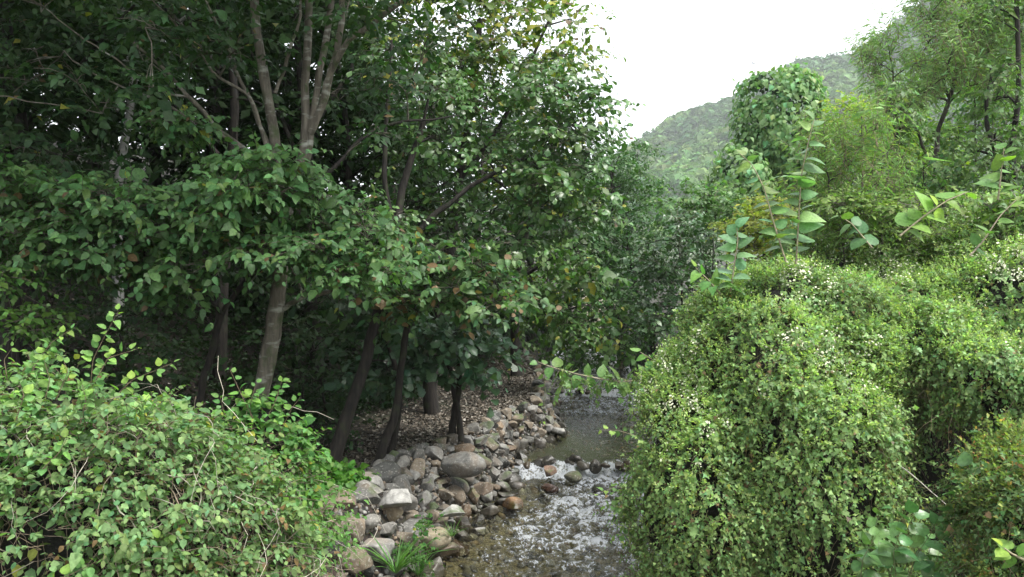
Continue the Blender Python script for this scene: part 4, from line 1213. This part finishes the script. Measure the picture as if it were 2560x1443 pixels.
bush('shrub', 'loose light green shrub at the right edge above the flowering vines',
     [(2420, 500), (2580, 470), (2600, 640), (2440, 660), (2360, 600)], 10.2, 11.4, 2500, ('oval_lo', 'oval'), .075, (.13, .19, .06), 60, (42, 60), 26, .6, .4, L=.28, m=8, bark='bark_mid', nmax=100)
bush('shrub', 'mixed green shrub below the leaning stems on the right bank',
     [(1960, 560), (2120, 520), (2240, 600), (2400, 560), (2420, 650), (2200, 690), (1980, 680)], 12.2, 13.6, 2150, ('oval_lo', 'oval'), .09, (.09, .145, .05), 62, (45, 62), 22, .6, .5, L=.35, m=8, bark='bark_mid')

# ------------------------------------------------------------------ the vine mounds
STEM_TAN = (.27, .21, .13)
def vine_mound(name, label, ells, n_leaf, n_bract, n_flower, size=.048, col=(.175, .25, .11), bcol=(.42, .47, .25), seed=0, nmax=250, hole=(1.9, -.22, .25), brown=.03, lump=.36, tmpl=('lobed_lo', 'lobed'), group='flowering vine mounds on the right bank', dens_low=.6, reddish=0):
    b = np.mean([e[0] for e in ells], 0)
    base = (b[0], b[1], float(ground_z(b[0], b[1])))
    t = thing(name, label, 'vine thicket', base, group)
    child('shaded_stem_core', core(ells, .74, .15, seed), shaded_tangle_mat, t, kind='stuff')  # solid core carrying the painted shade behind the leaves
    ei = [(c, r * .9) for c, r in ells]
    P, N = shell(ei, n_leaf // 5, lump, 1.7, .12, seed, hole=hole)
    leaves(t, P, np.cross(N, rand_dirs(len(P))), N + rng.normal(0, .4, P.shape), rng.uniform(.06, .10, len(P)), leaf_cols(len(P), np.array(col) * .7, .25, 0, brown * 2), 'cheap', 'cheap', M['leaf'], 0)  # inner leaves darkened, shade of the gaps put into their colour
    P, N = shell(ells, n_leaf // 4, lump, 1.7, .10, seed, hole=hole)
    tang = np.array([0, 0, -1.0]) - N * (-N[:, 2:3])
    d = N * .7 + tang * .55 + rng.normal(0, .45, P.shape) + np.array([0, 0, .25])
    lp, ld, ln, ls, TP = sprays(P, d, rng.uniform(.12, .32, len(P)), 6, size, droop=.5, up=.6, njit=.5, leaf_droop=.3)
    # a few longer runners stand out of the surface
    m_ = rng.permutation(len(P))[:len(P) // 28]
    ep, ed, en, es, ET = sprays(P[m_], N[m_] * .7 + np.array([0, 0, .75]) + rng.normal(0, .35, (len(m_), 3)), rng.uniform(.25, .6, len(m_)), 11, size * .85, droop=.35, up=.6, njit=.6)
    leaves(t, ep, ed, en, es, leaf_cols(len(ep), np.array(col) * 1.12, .2), tmpl[0], tmpl[1], M['leaf'], 0)
    child('runners', [twig_tubes(ET, .004, (.17, .18, .08))], M['tint'], t, kind='stuff')
    # leaves turn their faces outward, to the light
    ln = norm(ln * .7 + np.repeat(N, 6, 0) * .9)
    cc = leaf_cols(len(lp), col, .25, .02, brown, lp, .22)
    leaves(t, lp, ld, ln, ls, cc, tmpl[0], tmpl[1], M['leaf'], nmax)
    child('vine_stems', [twig_tubes(TP, .0035, (.17, .17, .07)), strands(P, N, 70, .6, .003, STEM_TAN, down=1.2, lift=.05), strands(P - N * .15, N, 500, .6, .003, (.13, .095, .065), down=1.5, lift=.04)], M['tint'], t, kind='stuff')
    # fine pale panicles
    P, N = shell(ells, n_bract // 7, lump, 1.7, .05, seed, hole=(1.5, -.15, .35))
    w = rng.random(len(P)) < np.clip(.25 + .75 * smooth(-.2, .5, N[:, 2]), 0, 1)
    P, N = P[w], N[w]
    d = N * .8 + np.array([0, 0, .5]) + rng.normal(0, .35, P.shape)
    lp, ld, ln, ls, TP = sprays(P, d, rng.uniform(.10, .22, len(P)), 9, .034, droop=.1, up=.8, njit=.7, leaf_droop=-.1)
    bc = leaf_cols(len(lp), bcol, .22, 0, 0)
    if reddish:
        m_ = rng.random(len(bc)) < reddish
        bc[m_] = np.array([.30, .17, .07]) * np.exp(rng.normal(0, .25, (m_.sum(), 1)))
    child('panicles', [place('cheap', lp, ld, ln, ls * 1.1, bc), twig_tubes(TP, .002, (.24, .25, .10))], M['soft'], t, kind='stuff')
    if n_flower:
        P, N = shell(ells, n_flower * 2, lump, 1.7, .03, seed)
        w = (rng.random(len(P)) < smooth(.25, .75, N[:, 2])) & (fbm(P * 2.0, 2, seed + 5) > .06)
        P, N = P[w] + N[w] * .07, N[w]
        k = 14
        P2 = np.repeat(P, k, 0) + rng.normal(0, .045, (len(P) * k, 3))
        D2 = rand_dirs(len(P2)); N2 = np.repeat(N, k, 0) + rng.normal(0, .5, P2.shape)
        fc = np.array([.62, .63, .45]) * np.exp(rng.normal(0, .12, (len(P2), 1)))
        child('blossom', [place('petal', P2, np.cross(N2, D2), N2, rng.uniform(.022, .040, len(P2)), fc)], M['flower'], t, kind='stuff')
    return t

MA = [ellip(1985, 745, 10.2, 120, 95, .8), ellip(2170, 900, 10.2, 130, 150, .9), ellip(2210, 1000, 9.8, 90, 130, .6), ellip(1945, 1040, 9.6, 275, 310, 1.3), ellip(1745, 1260, 9.2, 175, 310, 1.0), ellip(2020, 1230, 9.0, 230, 380, 1.0), ellip(2000, 860, 10.2, 230, 190, 1.2),
      ellip(1730, 1040, 9.8, 125, 165, .8), ellip(1845, 870, 9.9, 110, 130, .9), ellip(1920, 770, 10, 90, 80, .7), ellip(2120, 1040, 9.3, 110, 220, .7), ellip(2120, 1390, 8.8, 120, 150, .5), ellip(1900, 1440, 8.9, 300, 120, .5)]
vine_mound('vine_mound', 'large rounded mound of pale green climbing vines topped with creamy blossom beside the stream', MA, 125000, 200000, 2400, seed=1, nmax=300)
MB = [ellip(2330, 840, 10.6, 230, 150, 1.1), ellip(2520, 800, 10.2, 200, 190, 1.0), ellip(2200, 800, 11.6, 230, 120, 1.2), ellip(2080, 740, 12.2, 200, 90, 1.2), ellip(2440, 720, 11.4, 220, 90, 1.0), ellip(2540, 660, 11.2, 200, 130, .8), ellip(2280, 740, 11.6, 180, 110, .8), ellip(2330, 680, 12.2, 150, 70, .7), ellip(2060, 690, 12.0, 120, 60, .7)]
vine_mound('vine_mound', 'second bank of flowering vines behind and right of the rounded mound', MB, 95000, 140000, 2800, seed=2, nmax=200)
MC = [ellip(2470, 940, 8.8, 140, 110, .6), ellip(2350, 880, 9.2, 180, 90, .7), ellip(2560, 1010, 8.6, 110, 150, .6)]
vine_mound('vine_mound', 'overhanging swag of vines above the dark hollow at right', MC, 26000, 26000, 120, seed=3, nmax=120)
ME = [ellip(2360, 1180, 10.0, 230, 330, .7), ellip(2220, 1300, 9.4, 110, 200, .5), ellip(2350, 1420, 9.0, 200, 110, .5)]
vine_mound('vine_wall', 'shaded curtain of sparse vine leaves and dead stems inside the dark hollow at right', ME, 14000, 800, 0, seed=4, col=(.075, .13, .05), nmax=80, hole=(1.8, .02, .2), brown=.08)  # the hollow's shade is put into the darker leaf colour
MD = [ellip(2560, 1230, 6.8, 120, 140, .5), ellip(2580, 1340, 6.4, 130, 160, .4), ellip(2520, 1450, 6.4, 110, 70, .35)]
vine_mound('seeding_shrub', 'shrub with rusty brown seed spikes in the lower right corner', MD, 16000, 26000, 0, size=.045, seed=5, col=(.11, .17, .075), bcol=(.24, .27, .12), nmax=100, reddish=.12, group=None)

# bare pale branch across the hollow
br = thing('bare_branch', 'long bare whitish branch slanting across the dark hollow at lower right', 'branch', tuple(at(2400, 1300, 8)))
ch, p, r = stem(px_line([(2200, 1128, 8.4), (2260, 1170, 8.2), (2340, 1240, 8.0), (2410, 1305, 7.8)]), .008, .004, n=14, sides=5, wob=.01)
child('stem', [(ch[0], ch[1], np.tile([.45, .42, .36], (len(ch[0]), 1)))], M['tint'], br)

# ------------------------------------------------------------------ broad leaved shoots standing out of the vines
def shoot(label, pts, nl, size, col, r0=.012, tip_bright=True, up=.35, spread=62, mat='leaf', name='broad_leaved_shoot', cat='plant', tmpl='heart', group='broad leaved shoots rising from the vines', stemcol=(.30, .26, .17), ht=.0, parent=None, leafname='leaf', roll=.25):
    p = resample(pts, 30)
    t = parent or thing(name, label, cat, tuple(p[0]), group)
    rr = np.linspace(r0, r0 * .35, 30)
    ch = tubes(p[None], rr[None], 6, col=stemcol)
    child('stem', [ch], M['tint'], t)
    s = np.linspace(.10 if nl < 14 else .08, 1, nl)
    s = np.clip(s + rng.normal(0, .25 / nl, nl), .03, 1)
    idx = s * 29
    i0 = np.clip(idx.astype(int), 0, 28); fr = (idx - i0)[:, None]
    P = p[i0] * (1 - fr) + p[i0 + 1] * fr
    T = norm(p[np.clip(i0 + 1, 0, 29)] - p[i0])
    view = norm(np.array([0, 0, CAM_Z + 2.5]) - P)
    side = norm(np.cross(T, view))
    sg = np.where(np.arange(nl) % 2 == 0, 1., -1.)[:, None]
    a = np.radians(spread + rng.normal(0, 17, nl))[:, None]
    a[-2:] *= .5
    D = T * np.cos(a) * .7 + side * sg * np.sin(a) + np.cross(side, T) * rng.normal(0, .6, (nl, 1)) + np.array([0, 0, up * .1])
    N = norm(np.cross(side, T) * .3 + np.array([0, 0, 1.0]) * 1.0 + view * .22 + side * sg * .35 + rng.normal(0, roll, (nl, 3)))
    S = size * (1 - .35 * s ** 3) * np.clip(np.exp(rng.normal(0, .2, nl)), .6, 1.25)
    C = leaf_cols(nl, col, .12)
    if tip_bright:
        C[s > .8] = C[s > .8] * np.array([1.5, 1.3, 1.0])
    P = P + norm(D) * .02
    leaves(t, P, D, N, S, C, tmpl, tmpl, M[mat], 300, leaf_name=leafname)
    # stalks
    return t

MUL = (.10, .18, .06)
shoot('tallest upright shoot of large broad leaves standing before the vine covered tree', px_line([(1990, 660, 9.5), (1996, 560, 9.5), (2003, 440, 9.5), (2022, 350, 9.5), (2035, 300, 9.5)]), 26, .23, (.15, .235, .13))
shoot('shoot of large broad leaves leaning left beside the tallest shoot', px_line([(1965, 655, 9.4), (1935, 560, 9.4), (1910, 470, 9.4), (1880, 410, 9.4), (1850, 385, 9.4)]), 19, .21, (.14, .225, .11))
shoot('short upright shoot of ribbed broad leaves at the left shoulder of the mound', px_line([(1826, 730, 9.2), (1836, 660, 9.2), (1845, 600, 9.2), (1842, 570, 9.2)]), 13, .20, (.13, .22, .13))
shoot('small shoot of hanging broad leaves pointing left off the mound', px_line([(1800, 735, 9.2), (1775, 705, 9.1), (1740, 670, 9.0)]), 7, .17, (.11, .20, .07))
shoot('upright broad leaved shoot near the right edge', px_line([(2495, 500, 9.0), (2503, 430, 9.0), (2510, 370, 9.0)]), 10, .20, (.14, .22, .06))
shoot('bright yellow green broad leaved shoot leaning right above the flowering vines', px_line([(2250, 590, 8.8), (2310, 540, 8.8), (2370, 500, 8.8), (2420, 480, 8.8)]), 13, .21, (.16, .25, .06))
shoot('broad leaved sprig half hidden in the vines left of the bright shoot', px_line([(2180, 620, 10.3), (2130, 560, 10.3), (2100, 540, 10.3)]), 8, .2, (.08, .15, .07))
shoot('pale leaning stem with a few broad leaves at the right edge of the vines', px_line([(2425, 640, 9.4), (2460, 600, 9.4), (2500, 540, 9.4), (2540, 500, 9.4)]), 8, .17, (.12, .20, .06), stemcol=(.33, .27, .2))
shoot('broad leaved sprig poking from the slope of the mound', px_line([(2190, 760, 10.2), (2230, 740, 10.0), (2290, 738, 9.9)]), 6, .17, (.10, .18, .06))
shoot('bright leafy sprig low in the right corner', px_line([(2560, 1400, 6.0), (2530, 1385, 6.0), (2510, 1370, 6.0)]), 7, .13, (.15, .24, .07))
ov = shoot('branch of broad heart shaped leaves and vine reaching left over the stream', px_line([(1720, 940, 9.8), (1640, 950, 9.9), (1540, 955, 10), (1440, 935, 10), (1370, 915, 10), (1345, 905, 10)]), 20, .17, (.11, .19, .075), r0=.012, spread=75, name='overhanging_branch', cat='branch', group=None)
shoot('', px_line([(1690, 935, 9.7), (1640, 905, 9.7), (1600, 880, 9.7)]), 7, .18, (.11, .19, .075), parent=ov)
for (a, b_) in (((1360, 920), (1355, 1060)), ((1560, 960), (1565, 1030)), ((1500, 950), (1490, 985)), ((1440, 940), (1450, 975))):
    shoot('', px_line([(*a, 10), ((a[0] + b_[0]) / 2 + 6, (a[1] + b_[1]) / 2, 10), (*b_, 10)]), 8, .075, (.12, .20, .06), r0=.003, parent=ov, tmpl='lobed', stemcol=(.2, .22, .1))
bx = np.linspace(1390, 1640, 60)
Pb = np.array([at(x, 950 + rng.normal(0, 12), 10 + rng.normal(0, .1)) for x in bx])
lp, ld, ln, ls, TP = sprays(Pb, rng.normal(0, 1, Pb.shape) + [0, -.3, -.1], .2, 8, .055)
leaves(ov, lp, ld, ln, ls, leaf_cols(len(lp), (.13, .2, .075)), 'lobed_lo', 'lobed', M['leaf'], 80)
child('vine_stems', [twig_tubes(TP, .003, (.2, .2, .09))], M['tint'], ov, kind='stuff')
# broad leaved bush in the lower right hollow
bl = thing('broad_leaved_bush', 'low bush of big glossy oval leaves at the bottom of the dark hollow', 'bush', tuple(at(2280, 1440, 7.4)))
for a, b_, nl in (((2180, 1460), (2200, 1270), 11), ((2220, 1460), (2290, 1280), 12), ((2260, 1470), (2350, 1300), 11), ((2150, 1450), (2190, 1340), 8), ((2300, 1470), (2400, 1380), 10), ((2380, 1350), (2420, 1170), 10), ((2240, 1440), (2250, 1330), 9), ((2330, 1450), (2330, 1350), 8)):
    Yd = 7.2 + rng.normal(0, .2)
    shoot('', px_line([(*a, Yd), ((a[0] + b_[0]) / 2 - 12, (a[1] + b_[1]) / 2, Yd), (*b_, Yd)]), nl, .17, (.10, .18, .075), r0=.006, parent=bl, tip_bright=False, mat='glossy', tmpl='heart', stemcol=(.1, .12, .05), roll=.45)
bl2 = thing('trailing_vine', 'trailing sprig of small lobed leaves dangling into the water view left of the mound', 'vine', tuple(at(1600, 1250, 9)))
for a, b_ in (((1600, 1230), (1480, 1240)), ((1590, 1280), (1500, 1265)), ((1590, 1090), (1500, 1075)), ((1600, 1350), (1530, 1345))):
    shoot('', px_line([(*a, 9), ((a[0] + b_[0]) / 2, a[1] - 14, 9), (*b_, 9)]), 9, .075, (.13, .21, .08), r0=.003, parent=bl2, tmpl='lobed')

# ------------------------------------------------------------------ foreground thicket on the left
def thicket(name, label, ells, n_spray, size, col, seed, nmax=300, m=7, Ls=(.16, .52), stems_n=200, up=.5, brown=.03, hole=(2.0, -.1, .3), tmpl=('oval', 'oval_hi'), group='leafy shrubs on the left bank', wood=(.34, .31, .25), corecol=True, shrink=.76, lump=.34):
    b = np.mean([e[0] for e in ells], 0)
    t = thing(name, label, 'shrub', (b[0], b[1], float(ground_z(b[0], b[1]))), group)
    if corecol:
        child('shaded_stem_core', core(ells, shrink, .15, seed), shaded_tangle_mat, t, kind='stuff')  # core body with shade painted in, seen through the leaves
    P, N = shell(ells, n_spray, lump, 1.6, .16, seed, hole=hole)
    d = N * .6 + np.array([0, 0, up]) + rng.normal(0, .5, P.shape)
    lp, ld, ln, ls, TP = sprays(P - N * .05, d, rng.uniform(*Ls, len(P)), m, size, droop=.45, up=1.0, pair=False, njit=.4)
    ln = norm(ln + .4 * np.repeat(N, m, 0))
    leaves(t, lp, ld, ln, ls, leaf_cols(len(lp), col, .24, .015, brown, lp, .25), tmpl[0], tmpl[1], M['soft'], nmax)
    ch = [twig_tubes(TP, .0035, (.16, .12, .08))]
    if stems_n:
        ch += [strands(P, N, stems_n, .6, .0045, wood, lift=.2, down=.3), strands(P - N * .12, N, stems_n * 9, .5, .0035, (.20, .155, .115), lift=.1, down=.6)]
    child('woody_stems', ch, M['tint'], t, kind='stuff')
    return t

LA = [ellip(180, 1300, 6.6, 400, 330, 1.0), ellip(60, 1120, 7.0, 240, 210, .8), ellip(300, 1150, 7.2, 220, 160, .8)]
LB = [ellip(500, 1360, 7.0, 250, 250, .9), ellip(650, 1410, 7.3, 130, 150, .6), ellip(480, 1200, 7.6, 200, 130, .7)]
thA = thicket('leafy_thicket', 'tangled pale green thicket with dry brown stems filling the lower left corner', LA, 7800, .062, (.165, .235, .125), 11, brown=.035, stems_n=110)
thB = thicket('leafy_thicket', 'sprawling thicket of arching pale stems left of the near stone wall', LB, 6000, .056, (.16, .23, .115), 12, brown=.04, stems_n=140)
LC = [ellip(650, 1090, 8.0, 75, 110, .35), ellip(700, 1150, 8.1, 70, 110, .35), ellip(600, 1180, 7.9, 90, 80, .4), ellip(650, 1220, 8.0, 110, 80, .4)]
thC = thicket('leafy_shrub', 'fresh green round leaved shrub growing in front of the grey trunk', LC, 900, .075, (.11, .20, .075), 13, stems_n=10, up=.9, brown=.0, hole=None, shrink=.6)
LD = [ellip(760, 1290, 8.4, 60, 80, .3), ellip(720, 1360, 8.2, 70, 60, .3)]
thicket('leafy_shrub', 'low trailing green shrub spilling over the near stone wall', LD, 520, .06, (.115, .20, .07), 14, stems_n=15, hole=None, brown=.0, shrink=.5)
LE = [ellip(830, 1225, 12.0, 75, 60, .5), ellip(860, 1265, 11.9, 60, 45, .4), ellip(790, 1190, 12.2, 50, 40, .4)]
thicket('leafy_shrub', 'bright green bush at the foot of the leaning brown tree above the stones', LE, 1000, .085, (.085, .19, .04), 15, stems_n=0, hole=None, brown=.0, Ls=(.15, .3), shrink=.6, tmpl=('heart_lo', 'heart'))
LF = [ellip(1010, 1385, 10.9, 38, 40, .2), ellip(1065, 1310, 11.6, 28, 45, .2), ellip(1040, 1400, 10.8, 30, 30, .2)]
thicket('weed_clump', 'small clump of green weeds growing between the wall stones near the water', LF, 170, .05, (.06, .125, .04), 16, stems_n=0, hole=None, brown=0, corecol=False, Ls=(.1, .2), nmax=60, group=None)

def add_shoot(owner, pts, nl, size, col=(.16, .26, .10)):
    shoot('', px_line(pts), nl, size * 1.2, col, r0=.005, parent=owner, mat='soft', tmpl='oval_hi', stemcol=(.15, .11, .07), spread=58)
for pts, nl in (([(110, 1010, 6.5), (125, 950, 6.5), (110, 900, 6.5)], 12), ([(400, 1080, 6.9), (430, 1030, 6.9), (420, 985, 6.9)], 11), ([(330, 1080, 6.5), (345, 1020, 6.5), (375, 985, 6.5)], 11), ([(200, 1060, 6.2), (215, 1000, 6.2), (205, 960, 6.2)], 11), ([(40, 1050, 6.2), (60, 990, 6.2), (50, 960, 6.2)], 10), ([(100, 1180, 5.7), (150, 1130, 5.7), (170, 1090, 5.7)], 11),
                ([(225, 990, 6.9), (232, 900, 6.9), (262, 840, 6.9), (296, 778, 6.9)], 24), ([(60, 960, 7), (100, 895, 7), (130, 855, 7), (175, 825, 7)], 18),
                ([(235, 960, 6.8), (270, 895, 6.8), (345, 872, 6.8)], 14), ([(270, 1010, 6.8), (330, 950, 6.8), (380, 930, 6.8), (430, 908, 6.8)], 20),
                ([(300, 1060, 6.7), (350, 1010, 6.7), (400, 1005, 6.7)], 12), ([(20, 960, 6.8), (10, 900, 6.8), (30, 870, 6.8)], 10),
                ([(140, 1000, 6.6), (170, 930, 6.6), (160, 905, 6.6)], 12), ([(60, 1480, 5.6), (170, 1440, 5.6), (260, 1395, 5.6)], 16)):
    add_shoot(thA, pts, nl, .07)
for pts, nl in (([(440, 1130, 7.2), (465, 1080, 7.2), (485, 1040, 7.2)], 12), ([(240, 1470, 6.0), (330, 1400, 6.0), (400, 1350, 6.0), (460, 1312, 6.0)], 22),
                ([(520, 1140, 7.2), (560, 1090, 7.2), (530, 1060, 7.2)], 10), ([(600, 1230, 7.0), (700, 1240, 7.0), (800, 1252, 7.0)], 20)):
    add_shoot(thB, pts, nl, .066)
for pts, nl in (([(640, 1060, 7.8), (600, 980, 7.8), (575, 925, 7.8)], 14), ([(660, 1060, 7.9), (690, 1000, 7.9), (705, 950, 7.9)], 13), ([(690, 1100, 7.9), (730, 1020, 7.9), (752, 992, 7.9)], 12),
                ([(590, 1100, 7.8), (560, 1030, 7.8), (550, 990, 7.8)], 12), ([(700, 1150, 7.9), (735, 1130, 7.9), (700, 1090, 7.9)], 9), ([(630, 1080, 7.8), (625, 1010, 7.8), (640, 960, 7.8)], 11)):
    add_shoot(thC, pts, nl, .075, (.12, .22, .085))

# grass tufts
def tuft(label, p, n, L):
    t = thing('grass_tuft', label, 'grass tuft', tuple(p), 'grass tufts among the stones')
    a = rng.uniform(0, 2 * math.pi, n)
    D = np.stack([np.cos(a) * .55, np.sin(a) * .55, np.ones(n)], -1) + rng.normal(0, .15, (n, 3))
    N = np.stack([-np.cos(a), -np.sin(a), np.full(n, .6)], -1)
    P = p + np.stack([np.cos(a), np.sin(a), 0 * a], -1) * .03
    child('blades', [place('blade', P, D, N, L * np.exp(rng.normal(0, .25, n)), leaf_cols(n, (.10, .19, .055)), cvar=.3)], M['leaf'], t, kind='stuff')
tuft('arching grass tuft at the foot of the near wall by the bottom edge', on_z(990, 1430, .45), 60, .45)
tuft('grass tuft over the brown shallows beside the pale tan boulder', on_z(1130, 1340, .45), 40, .22)
tuft('grass tuft hanging at the waterline by the bottom edge', on_z(1045, 1435, .25), 40, .3)

# ------------------------------------------------------------------ turn the leaf records into meshes
allP = np.concatenate([r['P'] + .4 * r['D'] * r['S'][:, None] for r in PENDING])
rid = np.concatenate([np.full(len(r['P']), i) for i, r in enumerate(PENDING)])
lid = np.concatenate([np.arange(len(r['P'])) for r in PENDING])
px, py, zc = project(allP)
ok = (px > 0) & (px < 2560) & (py > 0) & (py < 1443)
cell = (px // 10).astype(np.int64) * 1000 + (py // 10).astype(np.int64)
cell[~ok] = -1
order = np.lexsort((zc, cell))
first = np.ones(len(order), bool); first[1:] = cell[order][1:] != cell[order][:-1]
win = order[first]; win = win[cell[win] >= 0]
# a winner must not lie well behind what its neighbour cells show
grid = np.full((256 + 2, 145 + 2), 1e9)
grid[(px[win] // 10).astype(int) + 1, (py[win] // 10).astype(int) + 1] = zc[win]
nb = np.min([grid[i:i + 256, j:j + 145] for i in range(3) for j in range(3)], 0)
good = zc[win] < nb[(px[win] // 10).astype(int), (py[win] // 10).astype(int)] + .35
win = win[good]
n_tri, n_leaf = 0, 0
for i, r in enumerate(PENDING):
    n = len(r['P'])
    sel = np.zeros(n, bool)
    if r['nmax']:
        w = win[rid[win] == i]
        k = lid[w]
        sz = r['S'][k] * F_PX / zc[w]
        k = k[sz >= 13]; sz = sz[sz >= 13]
        if r['nmax'] >= 300 and n <= 60:
            k = np.arange(n)
        elif len(k) > r['nmax']:
            k = k[rng.permutation(len(k))[:r['nmax']]]
        sel[k] = True
    rest = ~sel
    base = np.array(r['o'].location)
    if rest.any():
        ch = place(r['lo'], r['P'][rest], r['D'][rest], r['N'][rest], r['S'][rest], r['C'][rest])
        n_tri += len(ch[1])
        child(r['name'], [ch], r['mat'], r['o'], kind='stuff')
    if sel.any():
        ks = np.nonzero(sel)[0]
        nv = min(8, len(ks))
        cols = r['C'][ks]
        cols = cols[np.argsort(cols.sum(1))]
        varm = []
        for v in range(nv):
            one = place(r['hi'], np.zeros((1, 3)), np.array([[0, 1., 0]]), np.array([[0, 0, 1.]]), np.ones(1), cols[[int((v + .5) / nv * len(cols))]], .12, .5)
            varm.append(build_mesh(r['ln'], [one], r['mat']))
        D = norm(r['D'][ks]); X = norm(np.cross(D, r['N'][ks])); Z = np.cross(X, D)
        for q, kk in enumerate(ks):
            s = float(r['S'][kk]); p = r['P'][kk] - base
            o = bpy.data.objects.new(r['ln'], varm[q % nv])
            scene.collection.objects.link(o)
            o.parent = r['o']
            o.matrix_basis = Matrix(((X[q, 0] * s, D[q, 0] * s, Z[q, 0] * s, p[0]), (X[q, 1] * s, D[q, 1] * s, Z[q, 1] * s, p[1]),
                                     (X[q, 2] * s, D[q, 2] * s, Z[q, 2] * s, p[2]), (0, 0, 0, 1)))
            n_leaf += 1
print('foliage tris', n_tri, 'leaf objects', n_leaf, 'total tris', sum(len(m.loops) - 2 * len(m.polygons) for m in bpy.data.meshes))

# ------------------------------------------------------------------ air
import bmesh
bm = bmesh.new(); bmesh.ops.create_cube(bm, size=1.0)
me = bpy.data.meshes.new('haze'); bm.to_mesh(me); bm.free()
hz_m, nt, out = new_mat('haze')
vol = nd(nt, 'ShaderNodeVolumePrincipled'); vol.inputs['Density'].default_value = .0003; vol.inputs['Color'].default_value = (.93, .96, 1, 1); vol.inputs['Anisotropy'].default_value = .2
nt.links.new(vol.outputs['Volume'], out.inputs['Volume'])
me.materials.append(hz_m)
HAZE = True
if HAZE:
    hzo = link('haze', me, kind='stuff')
    hzo.scale = (2500, 1340, 520); hzo.location = (200, 620, 252)
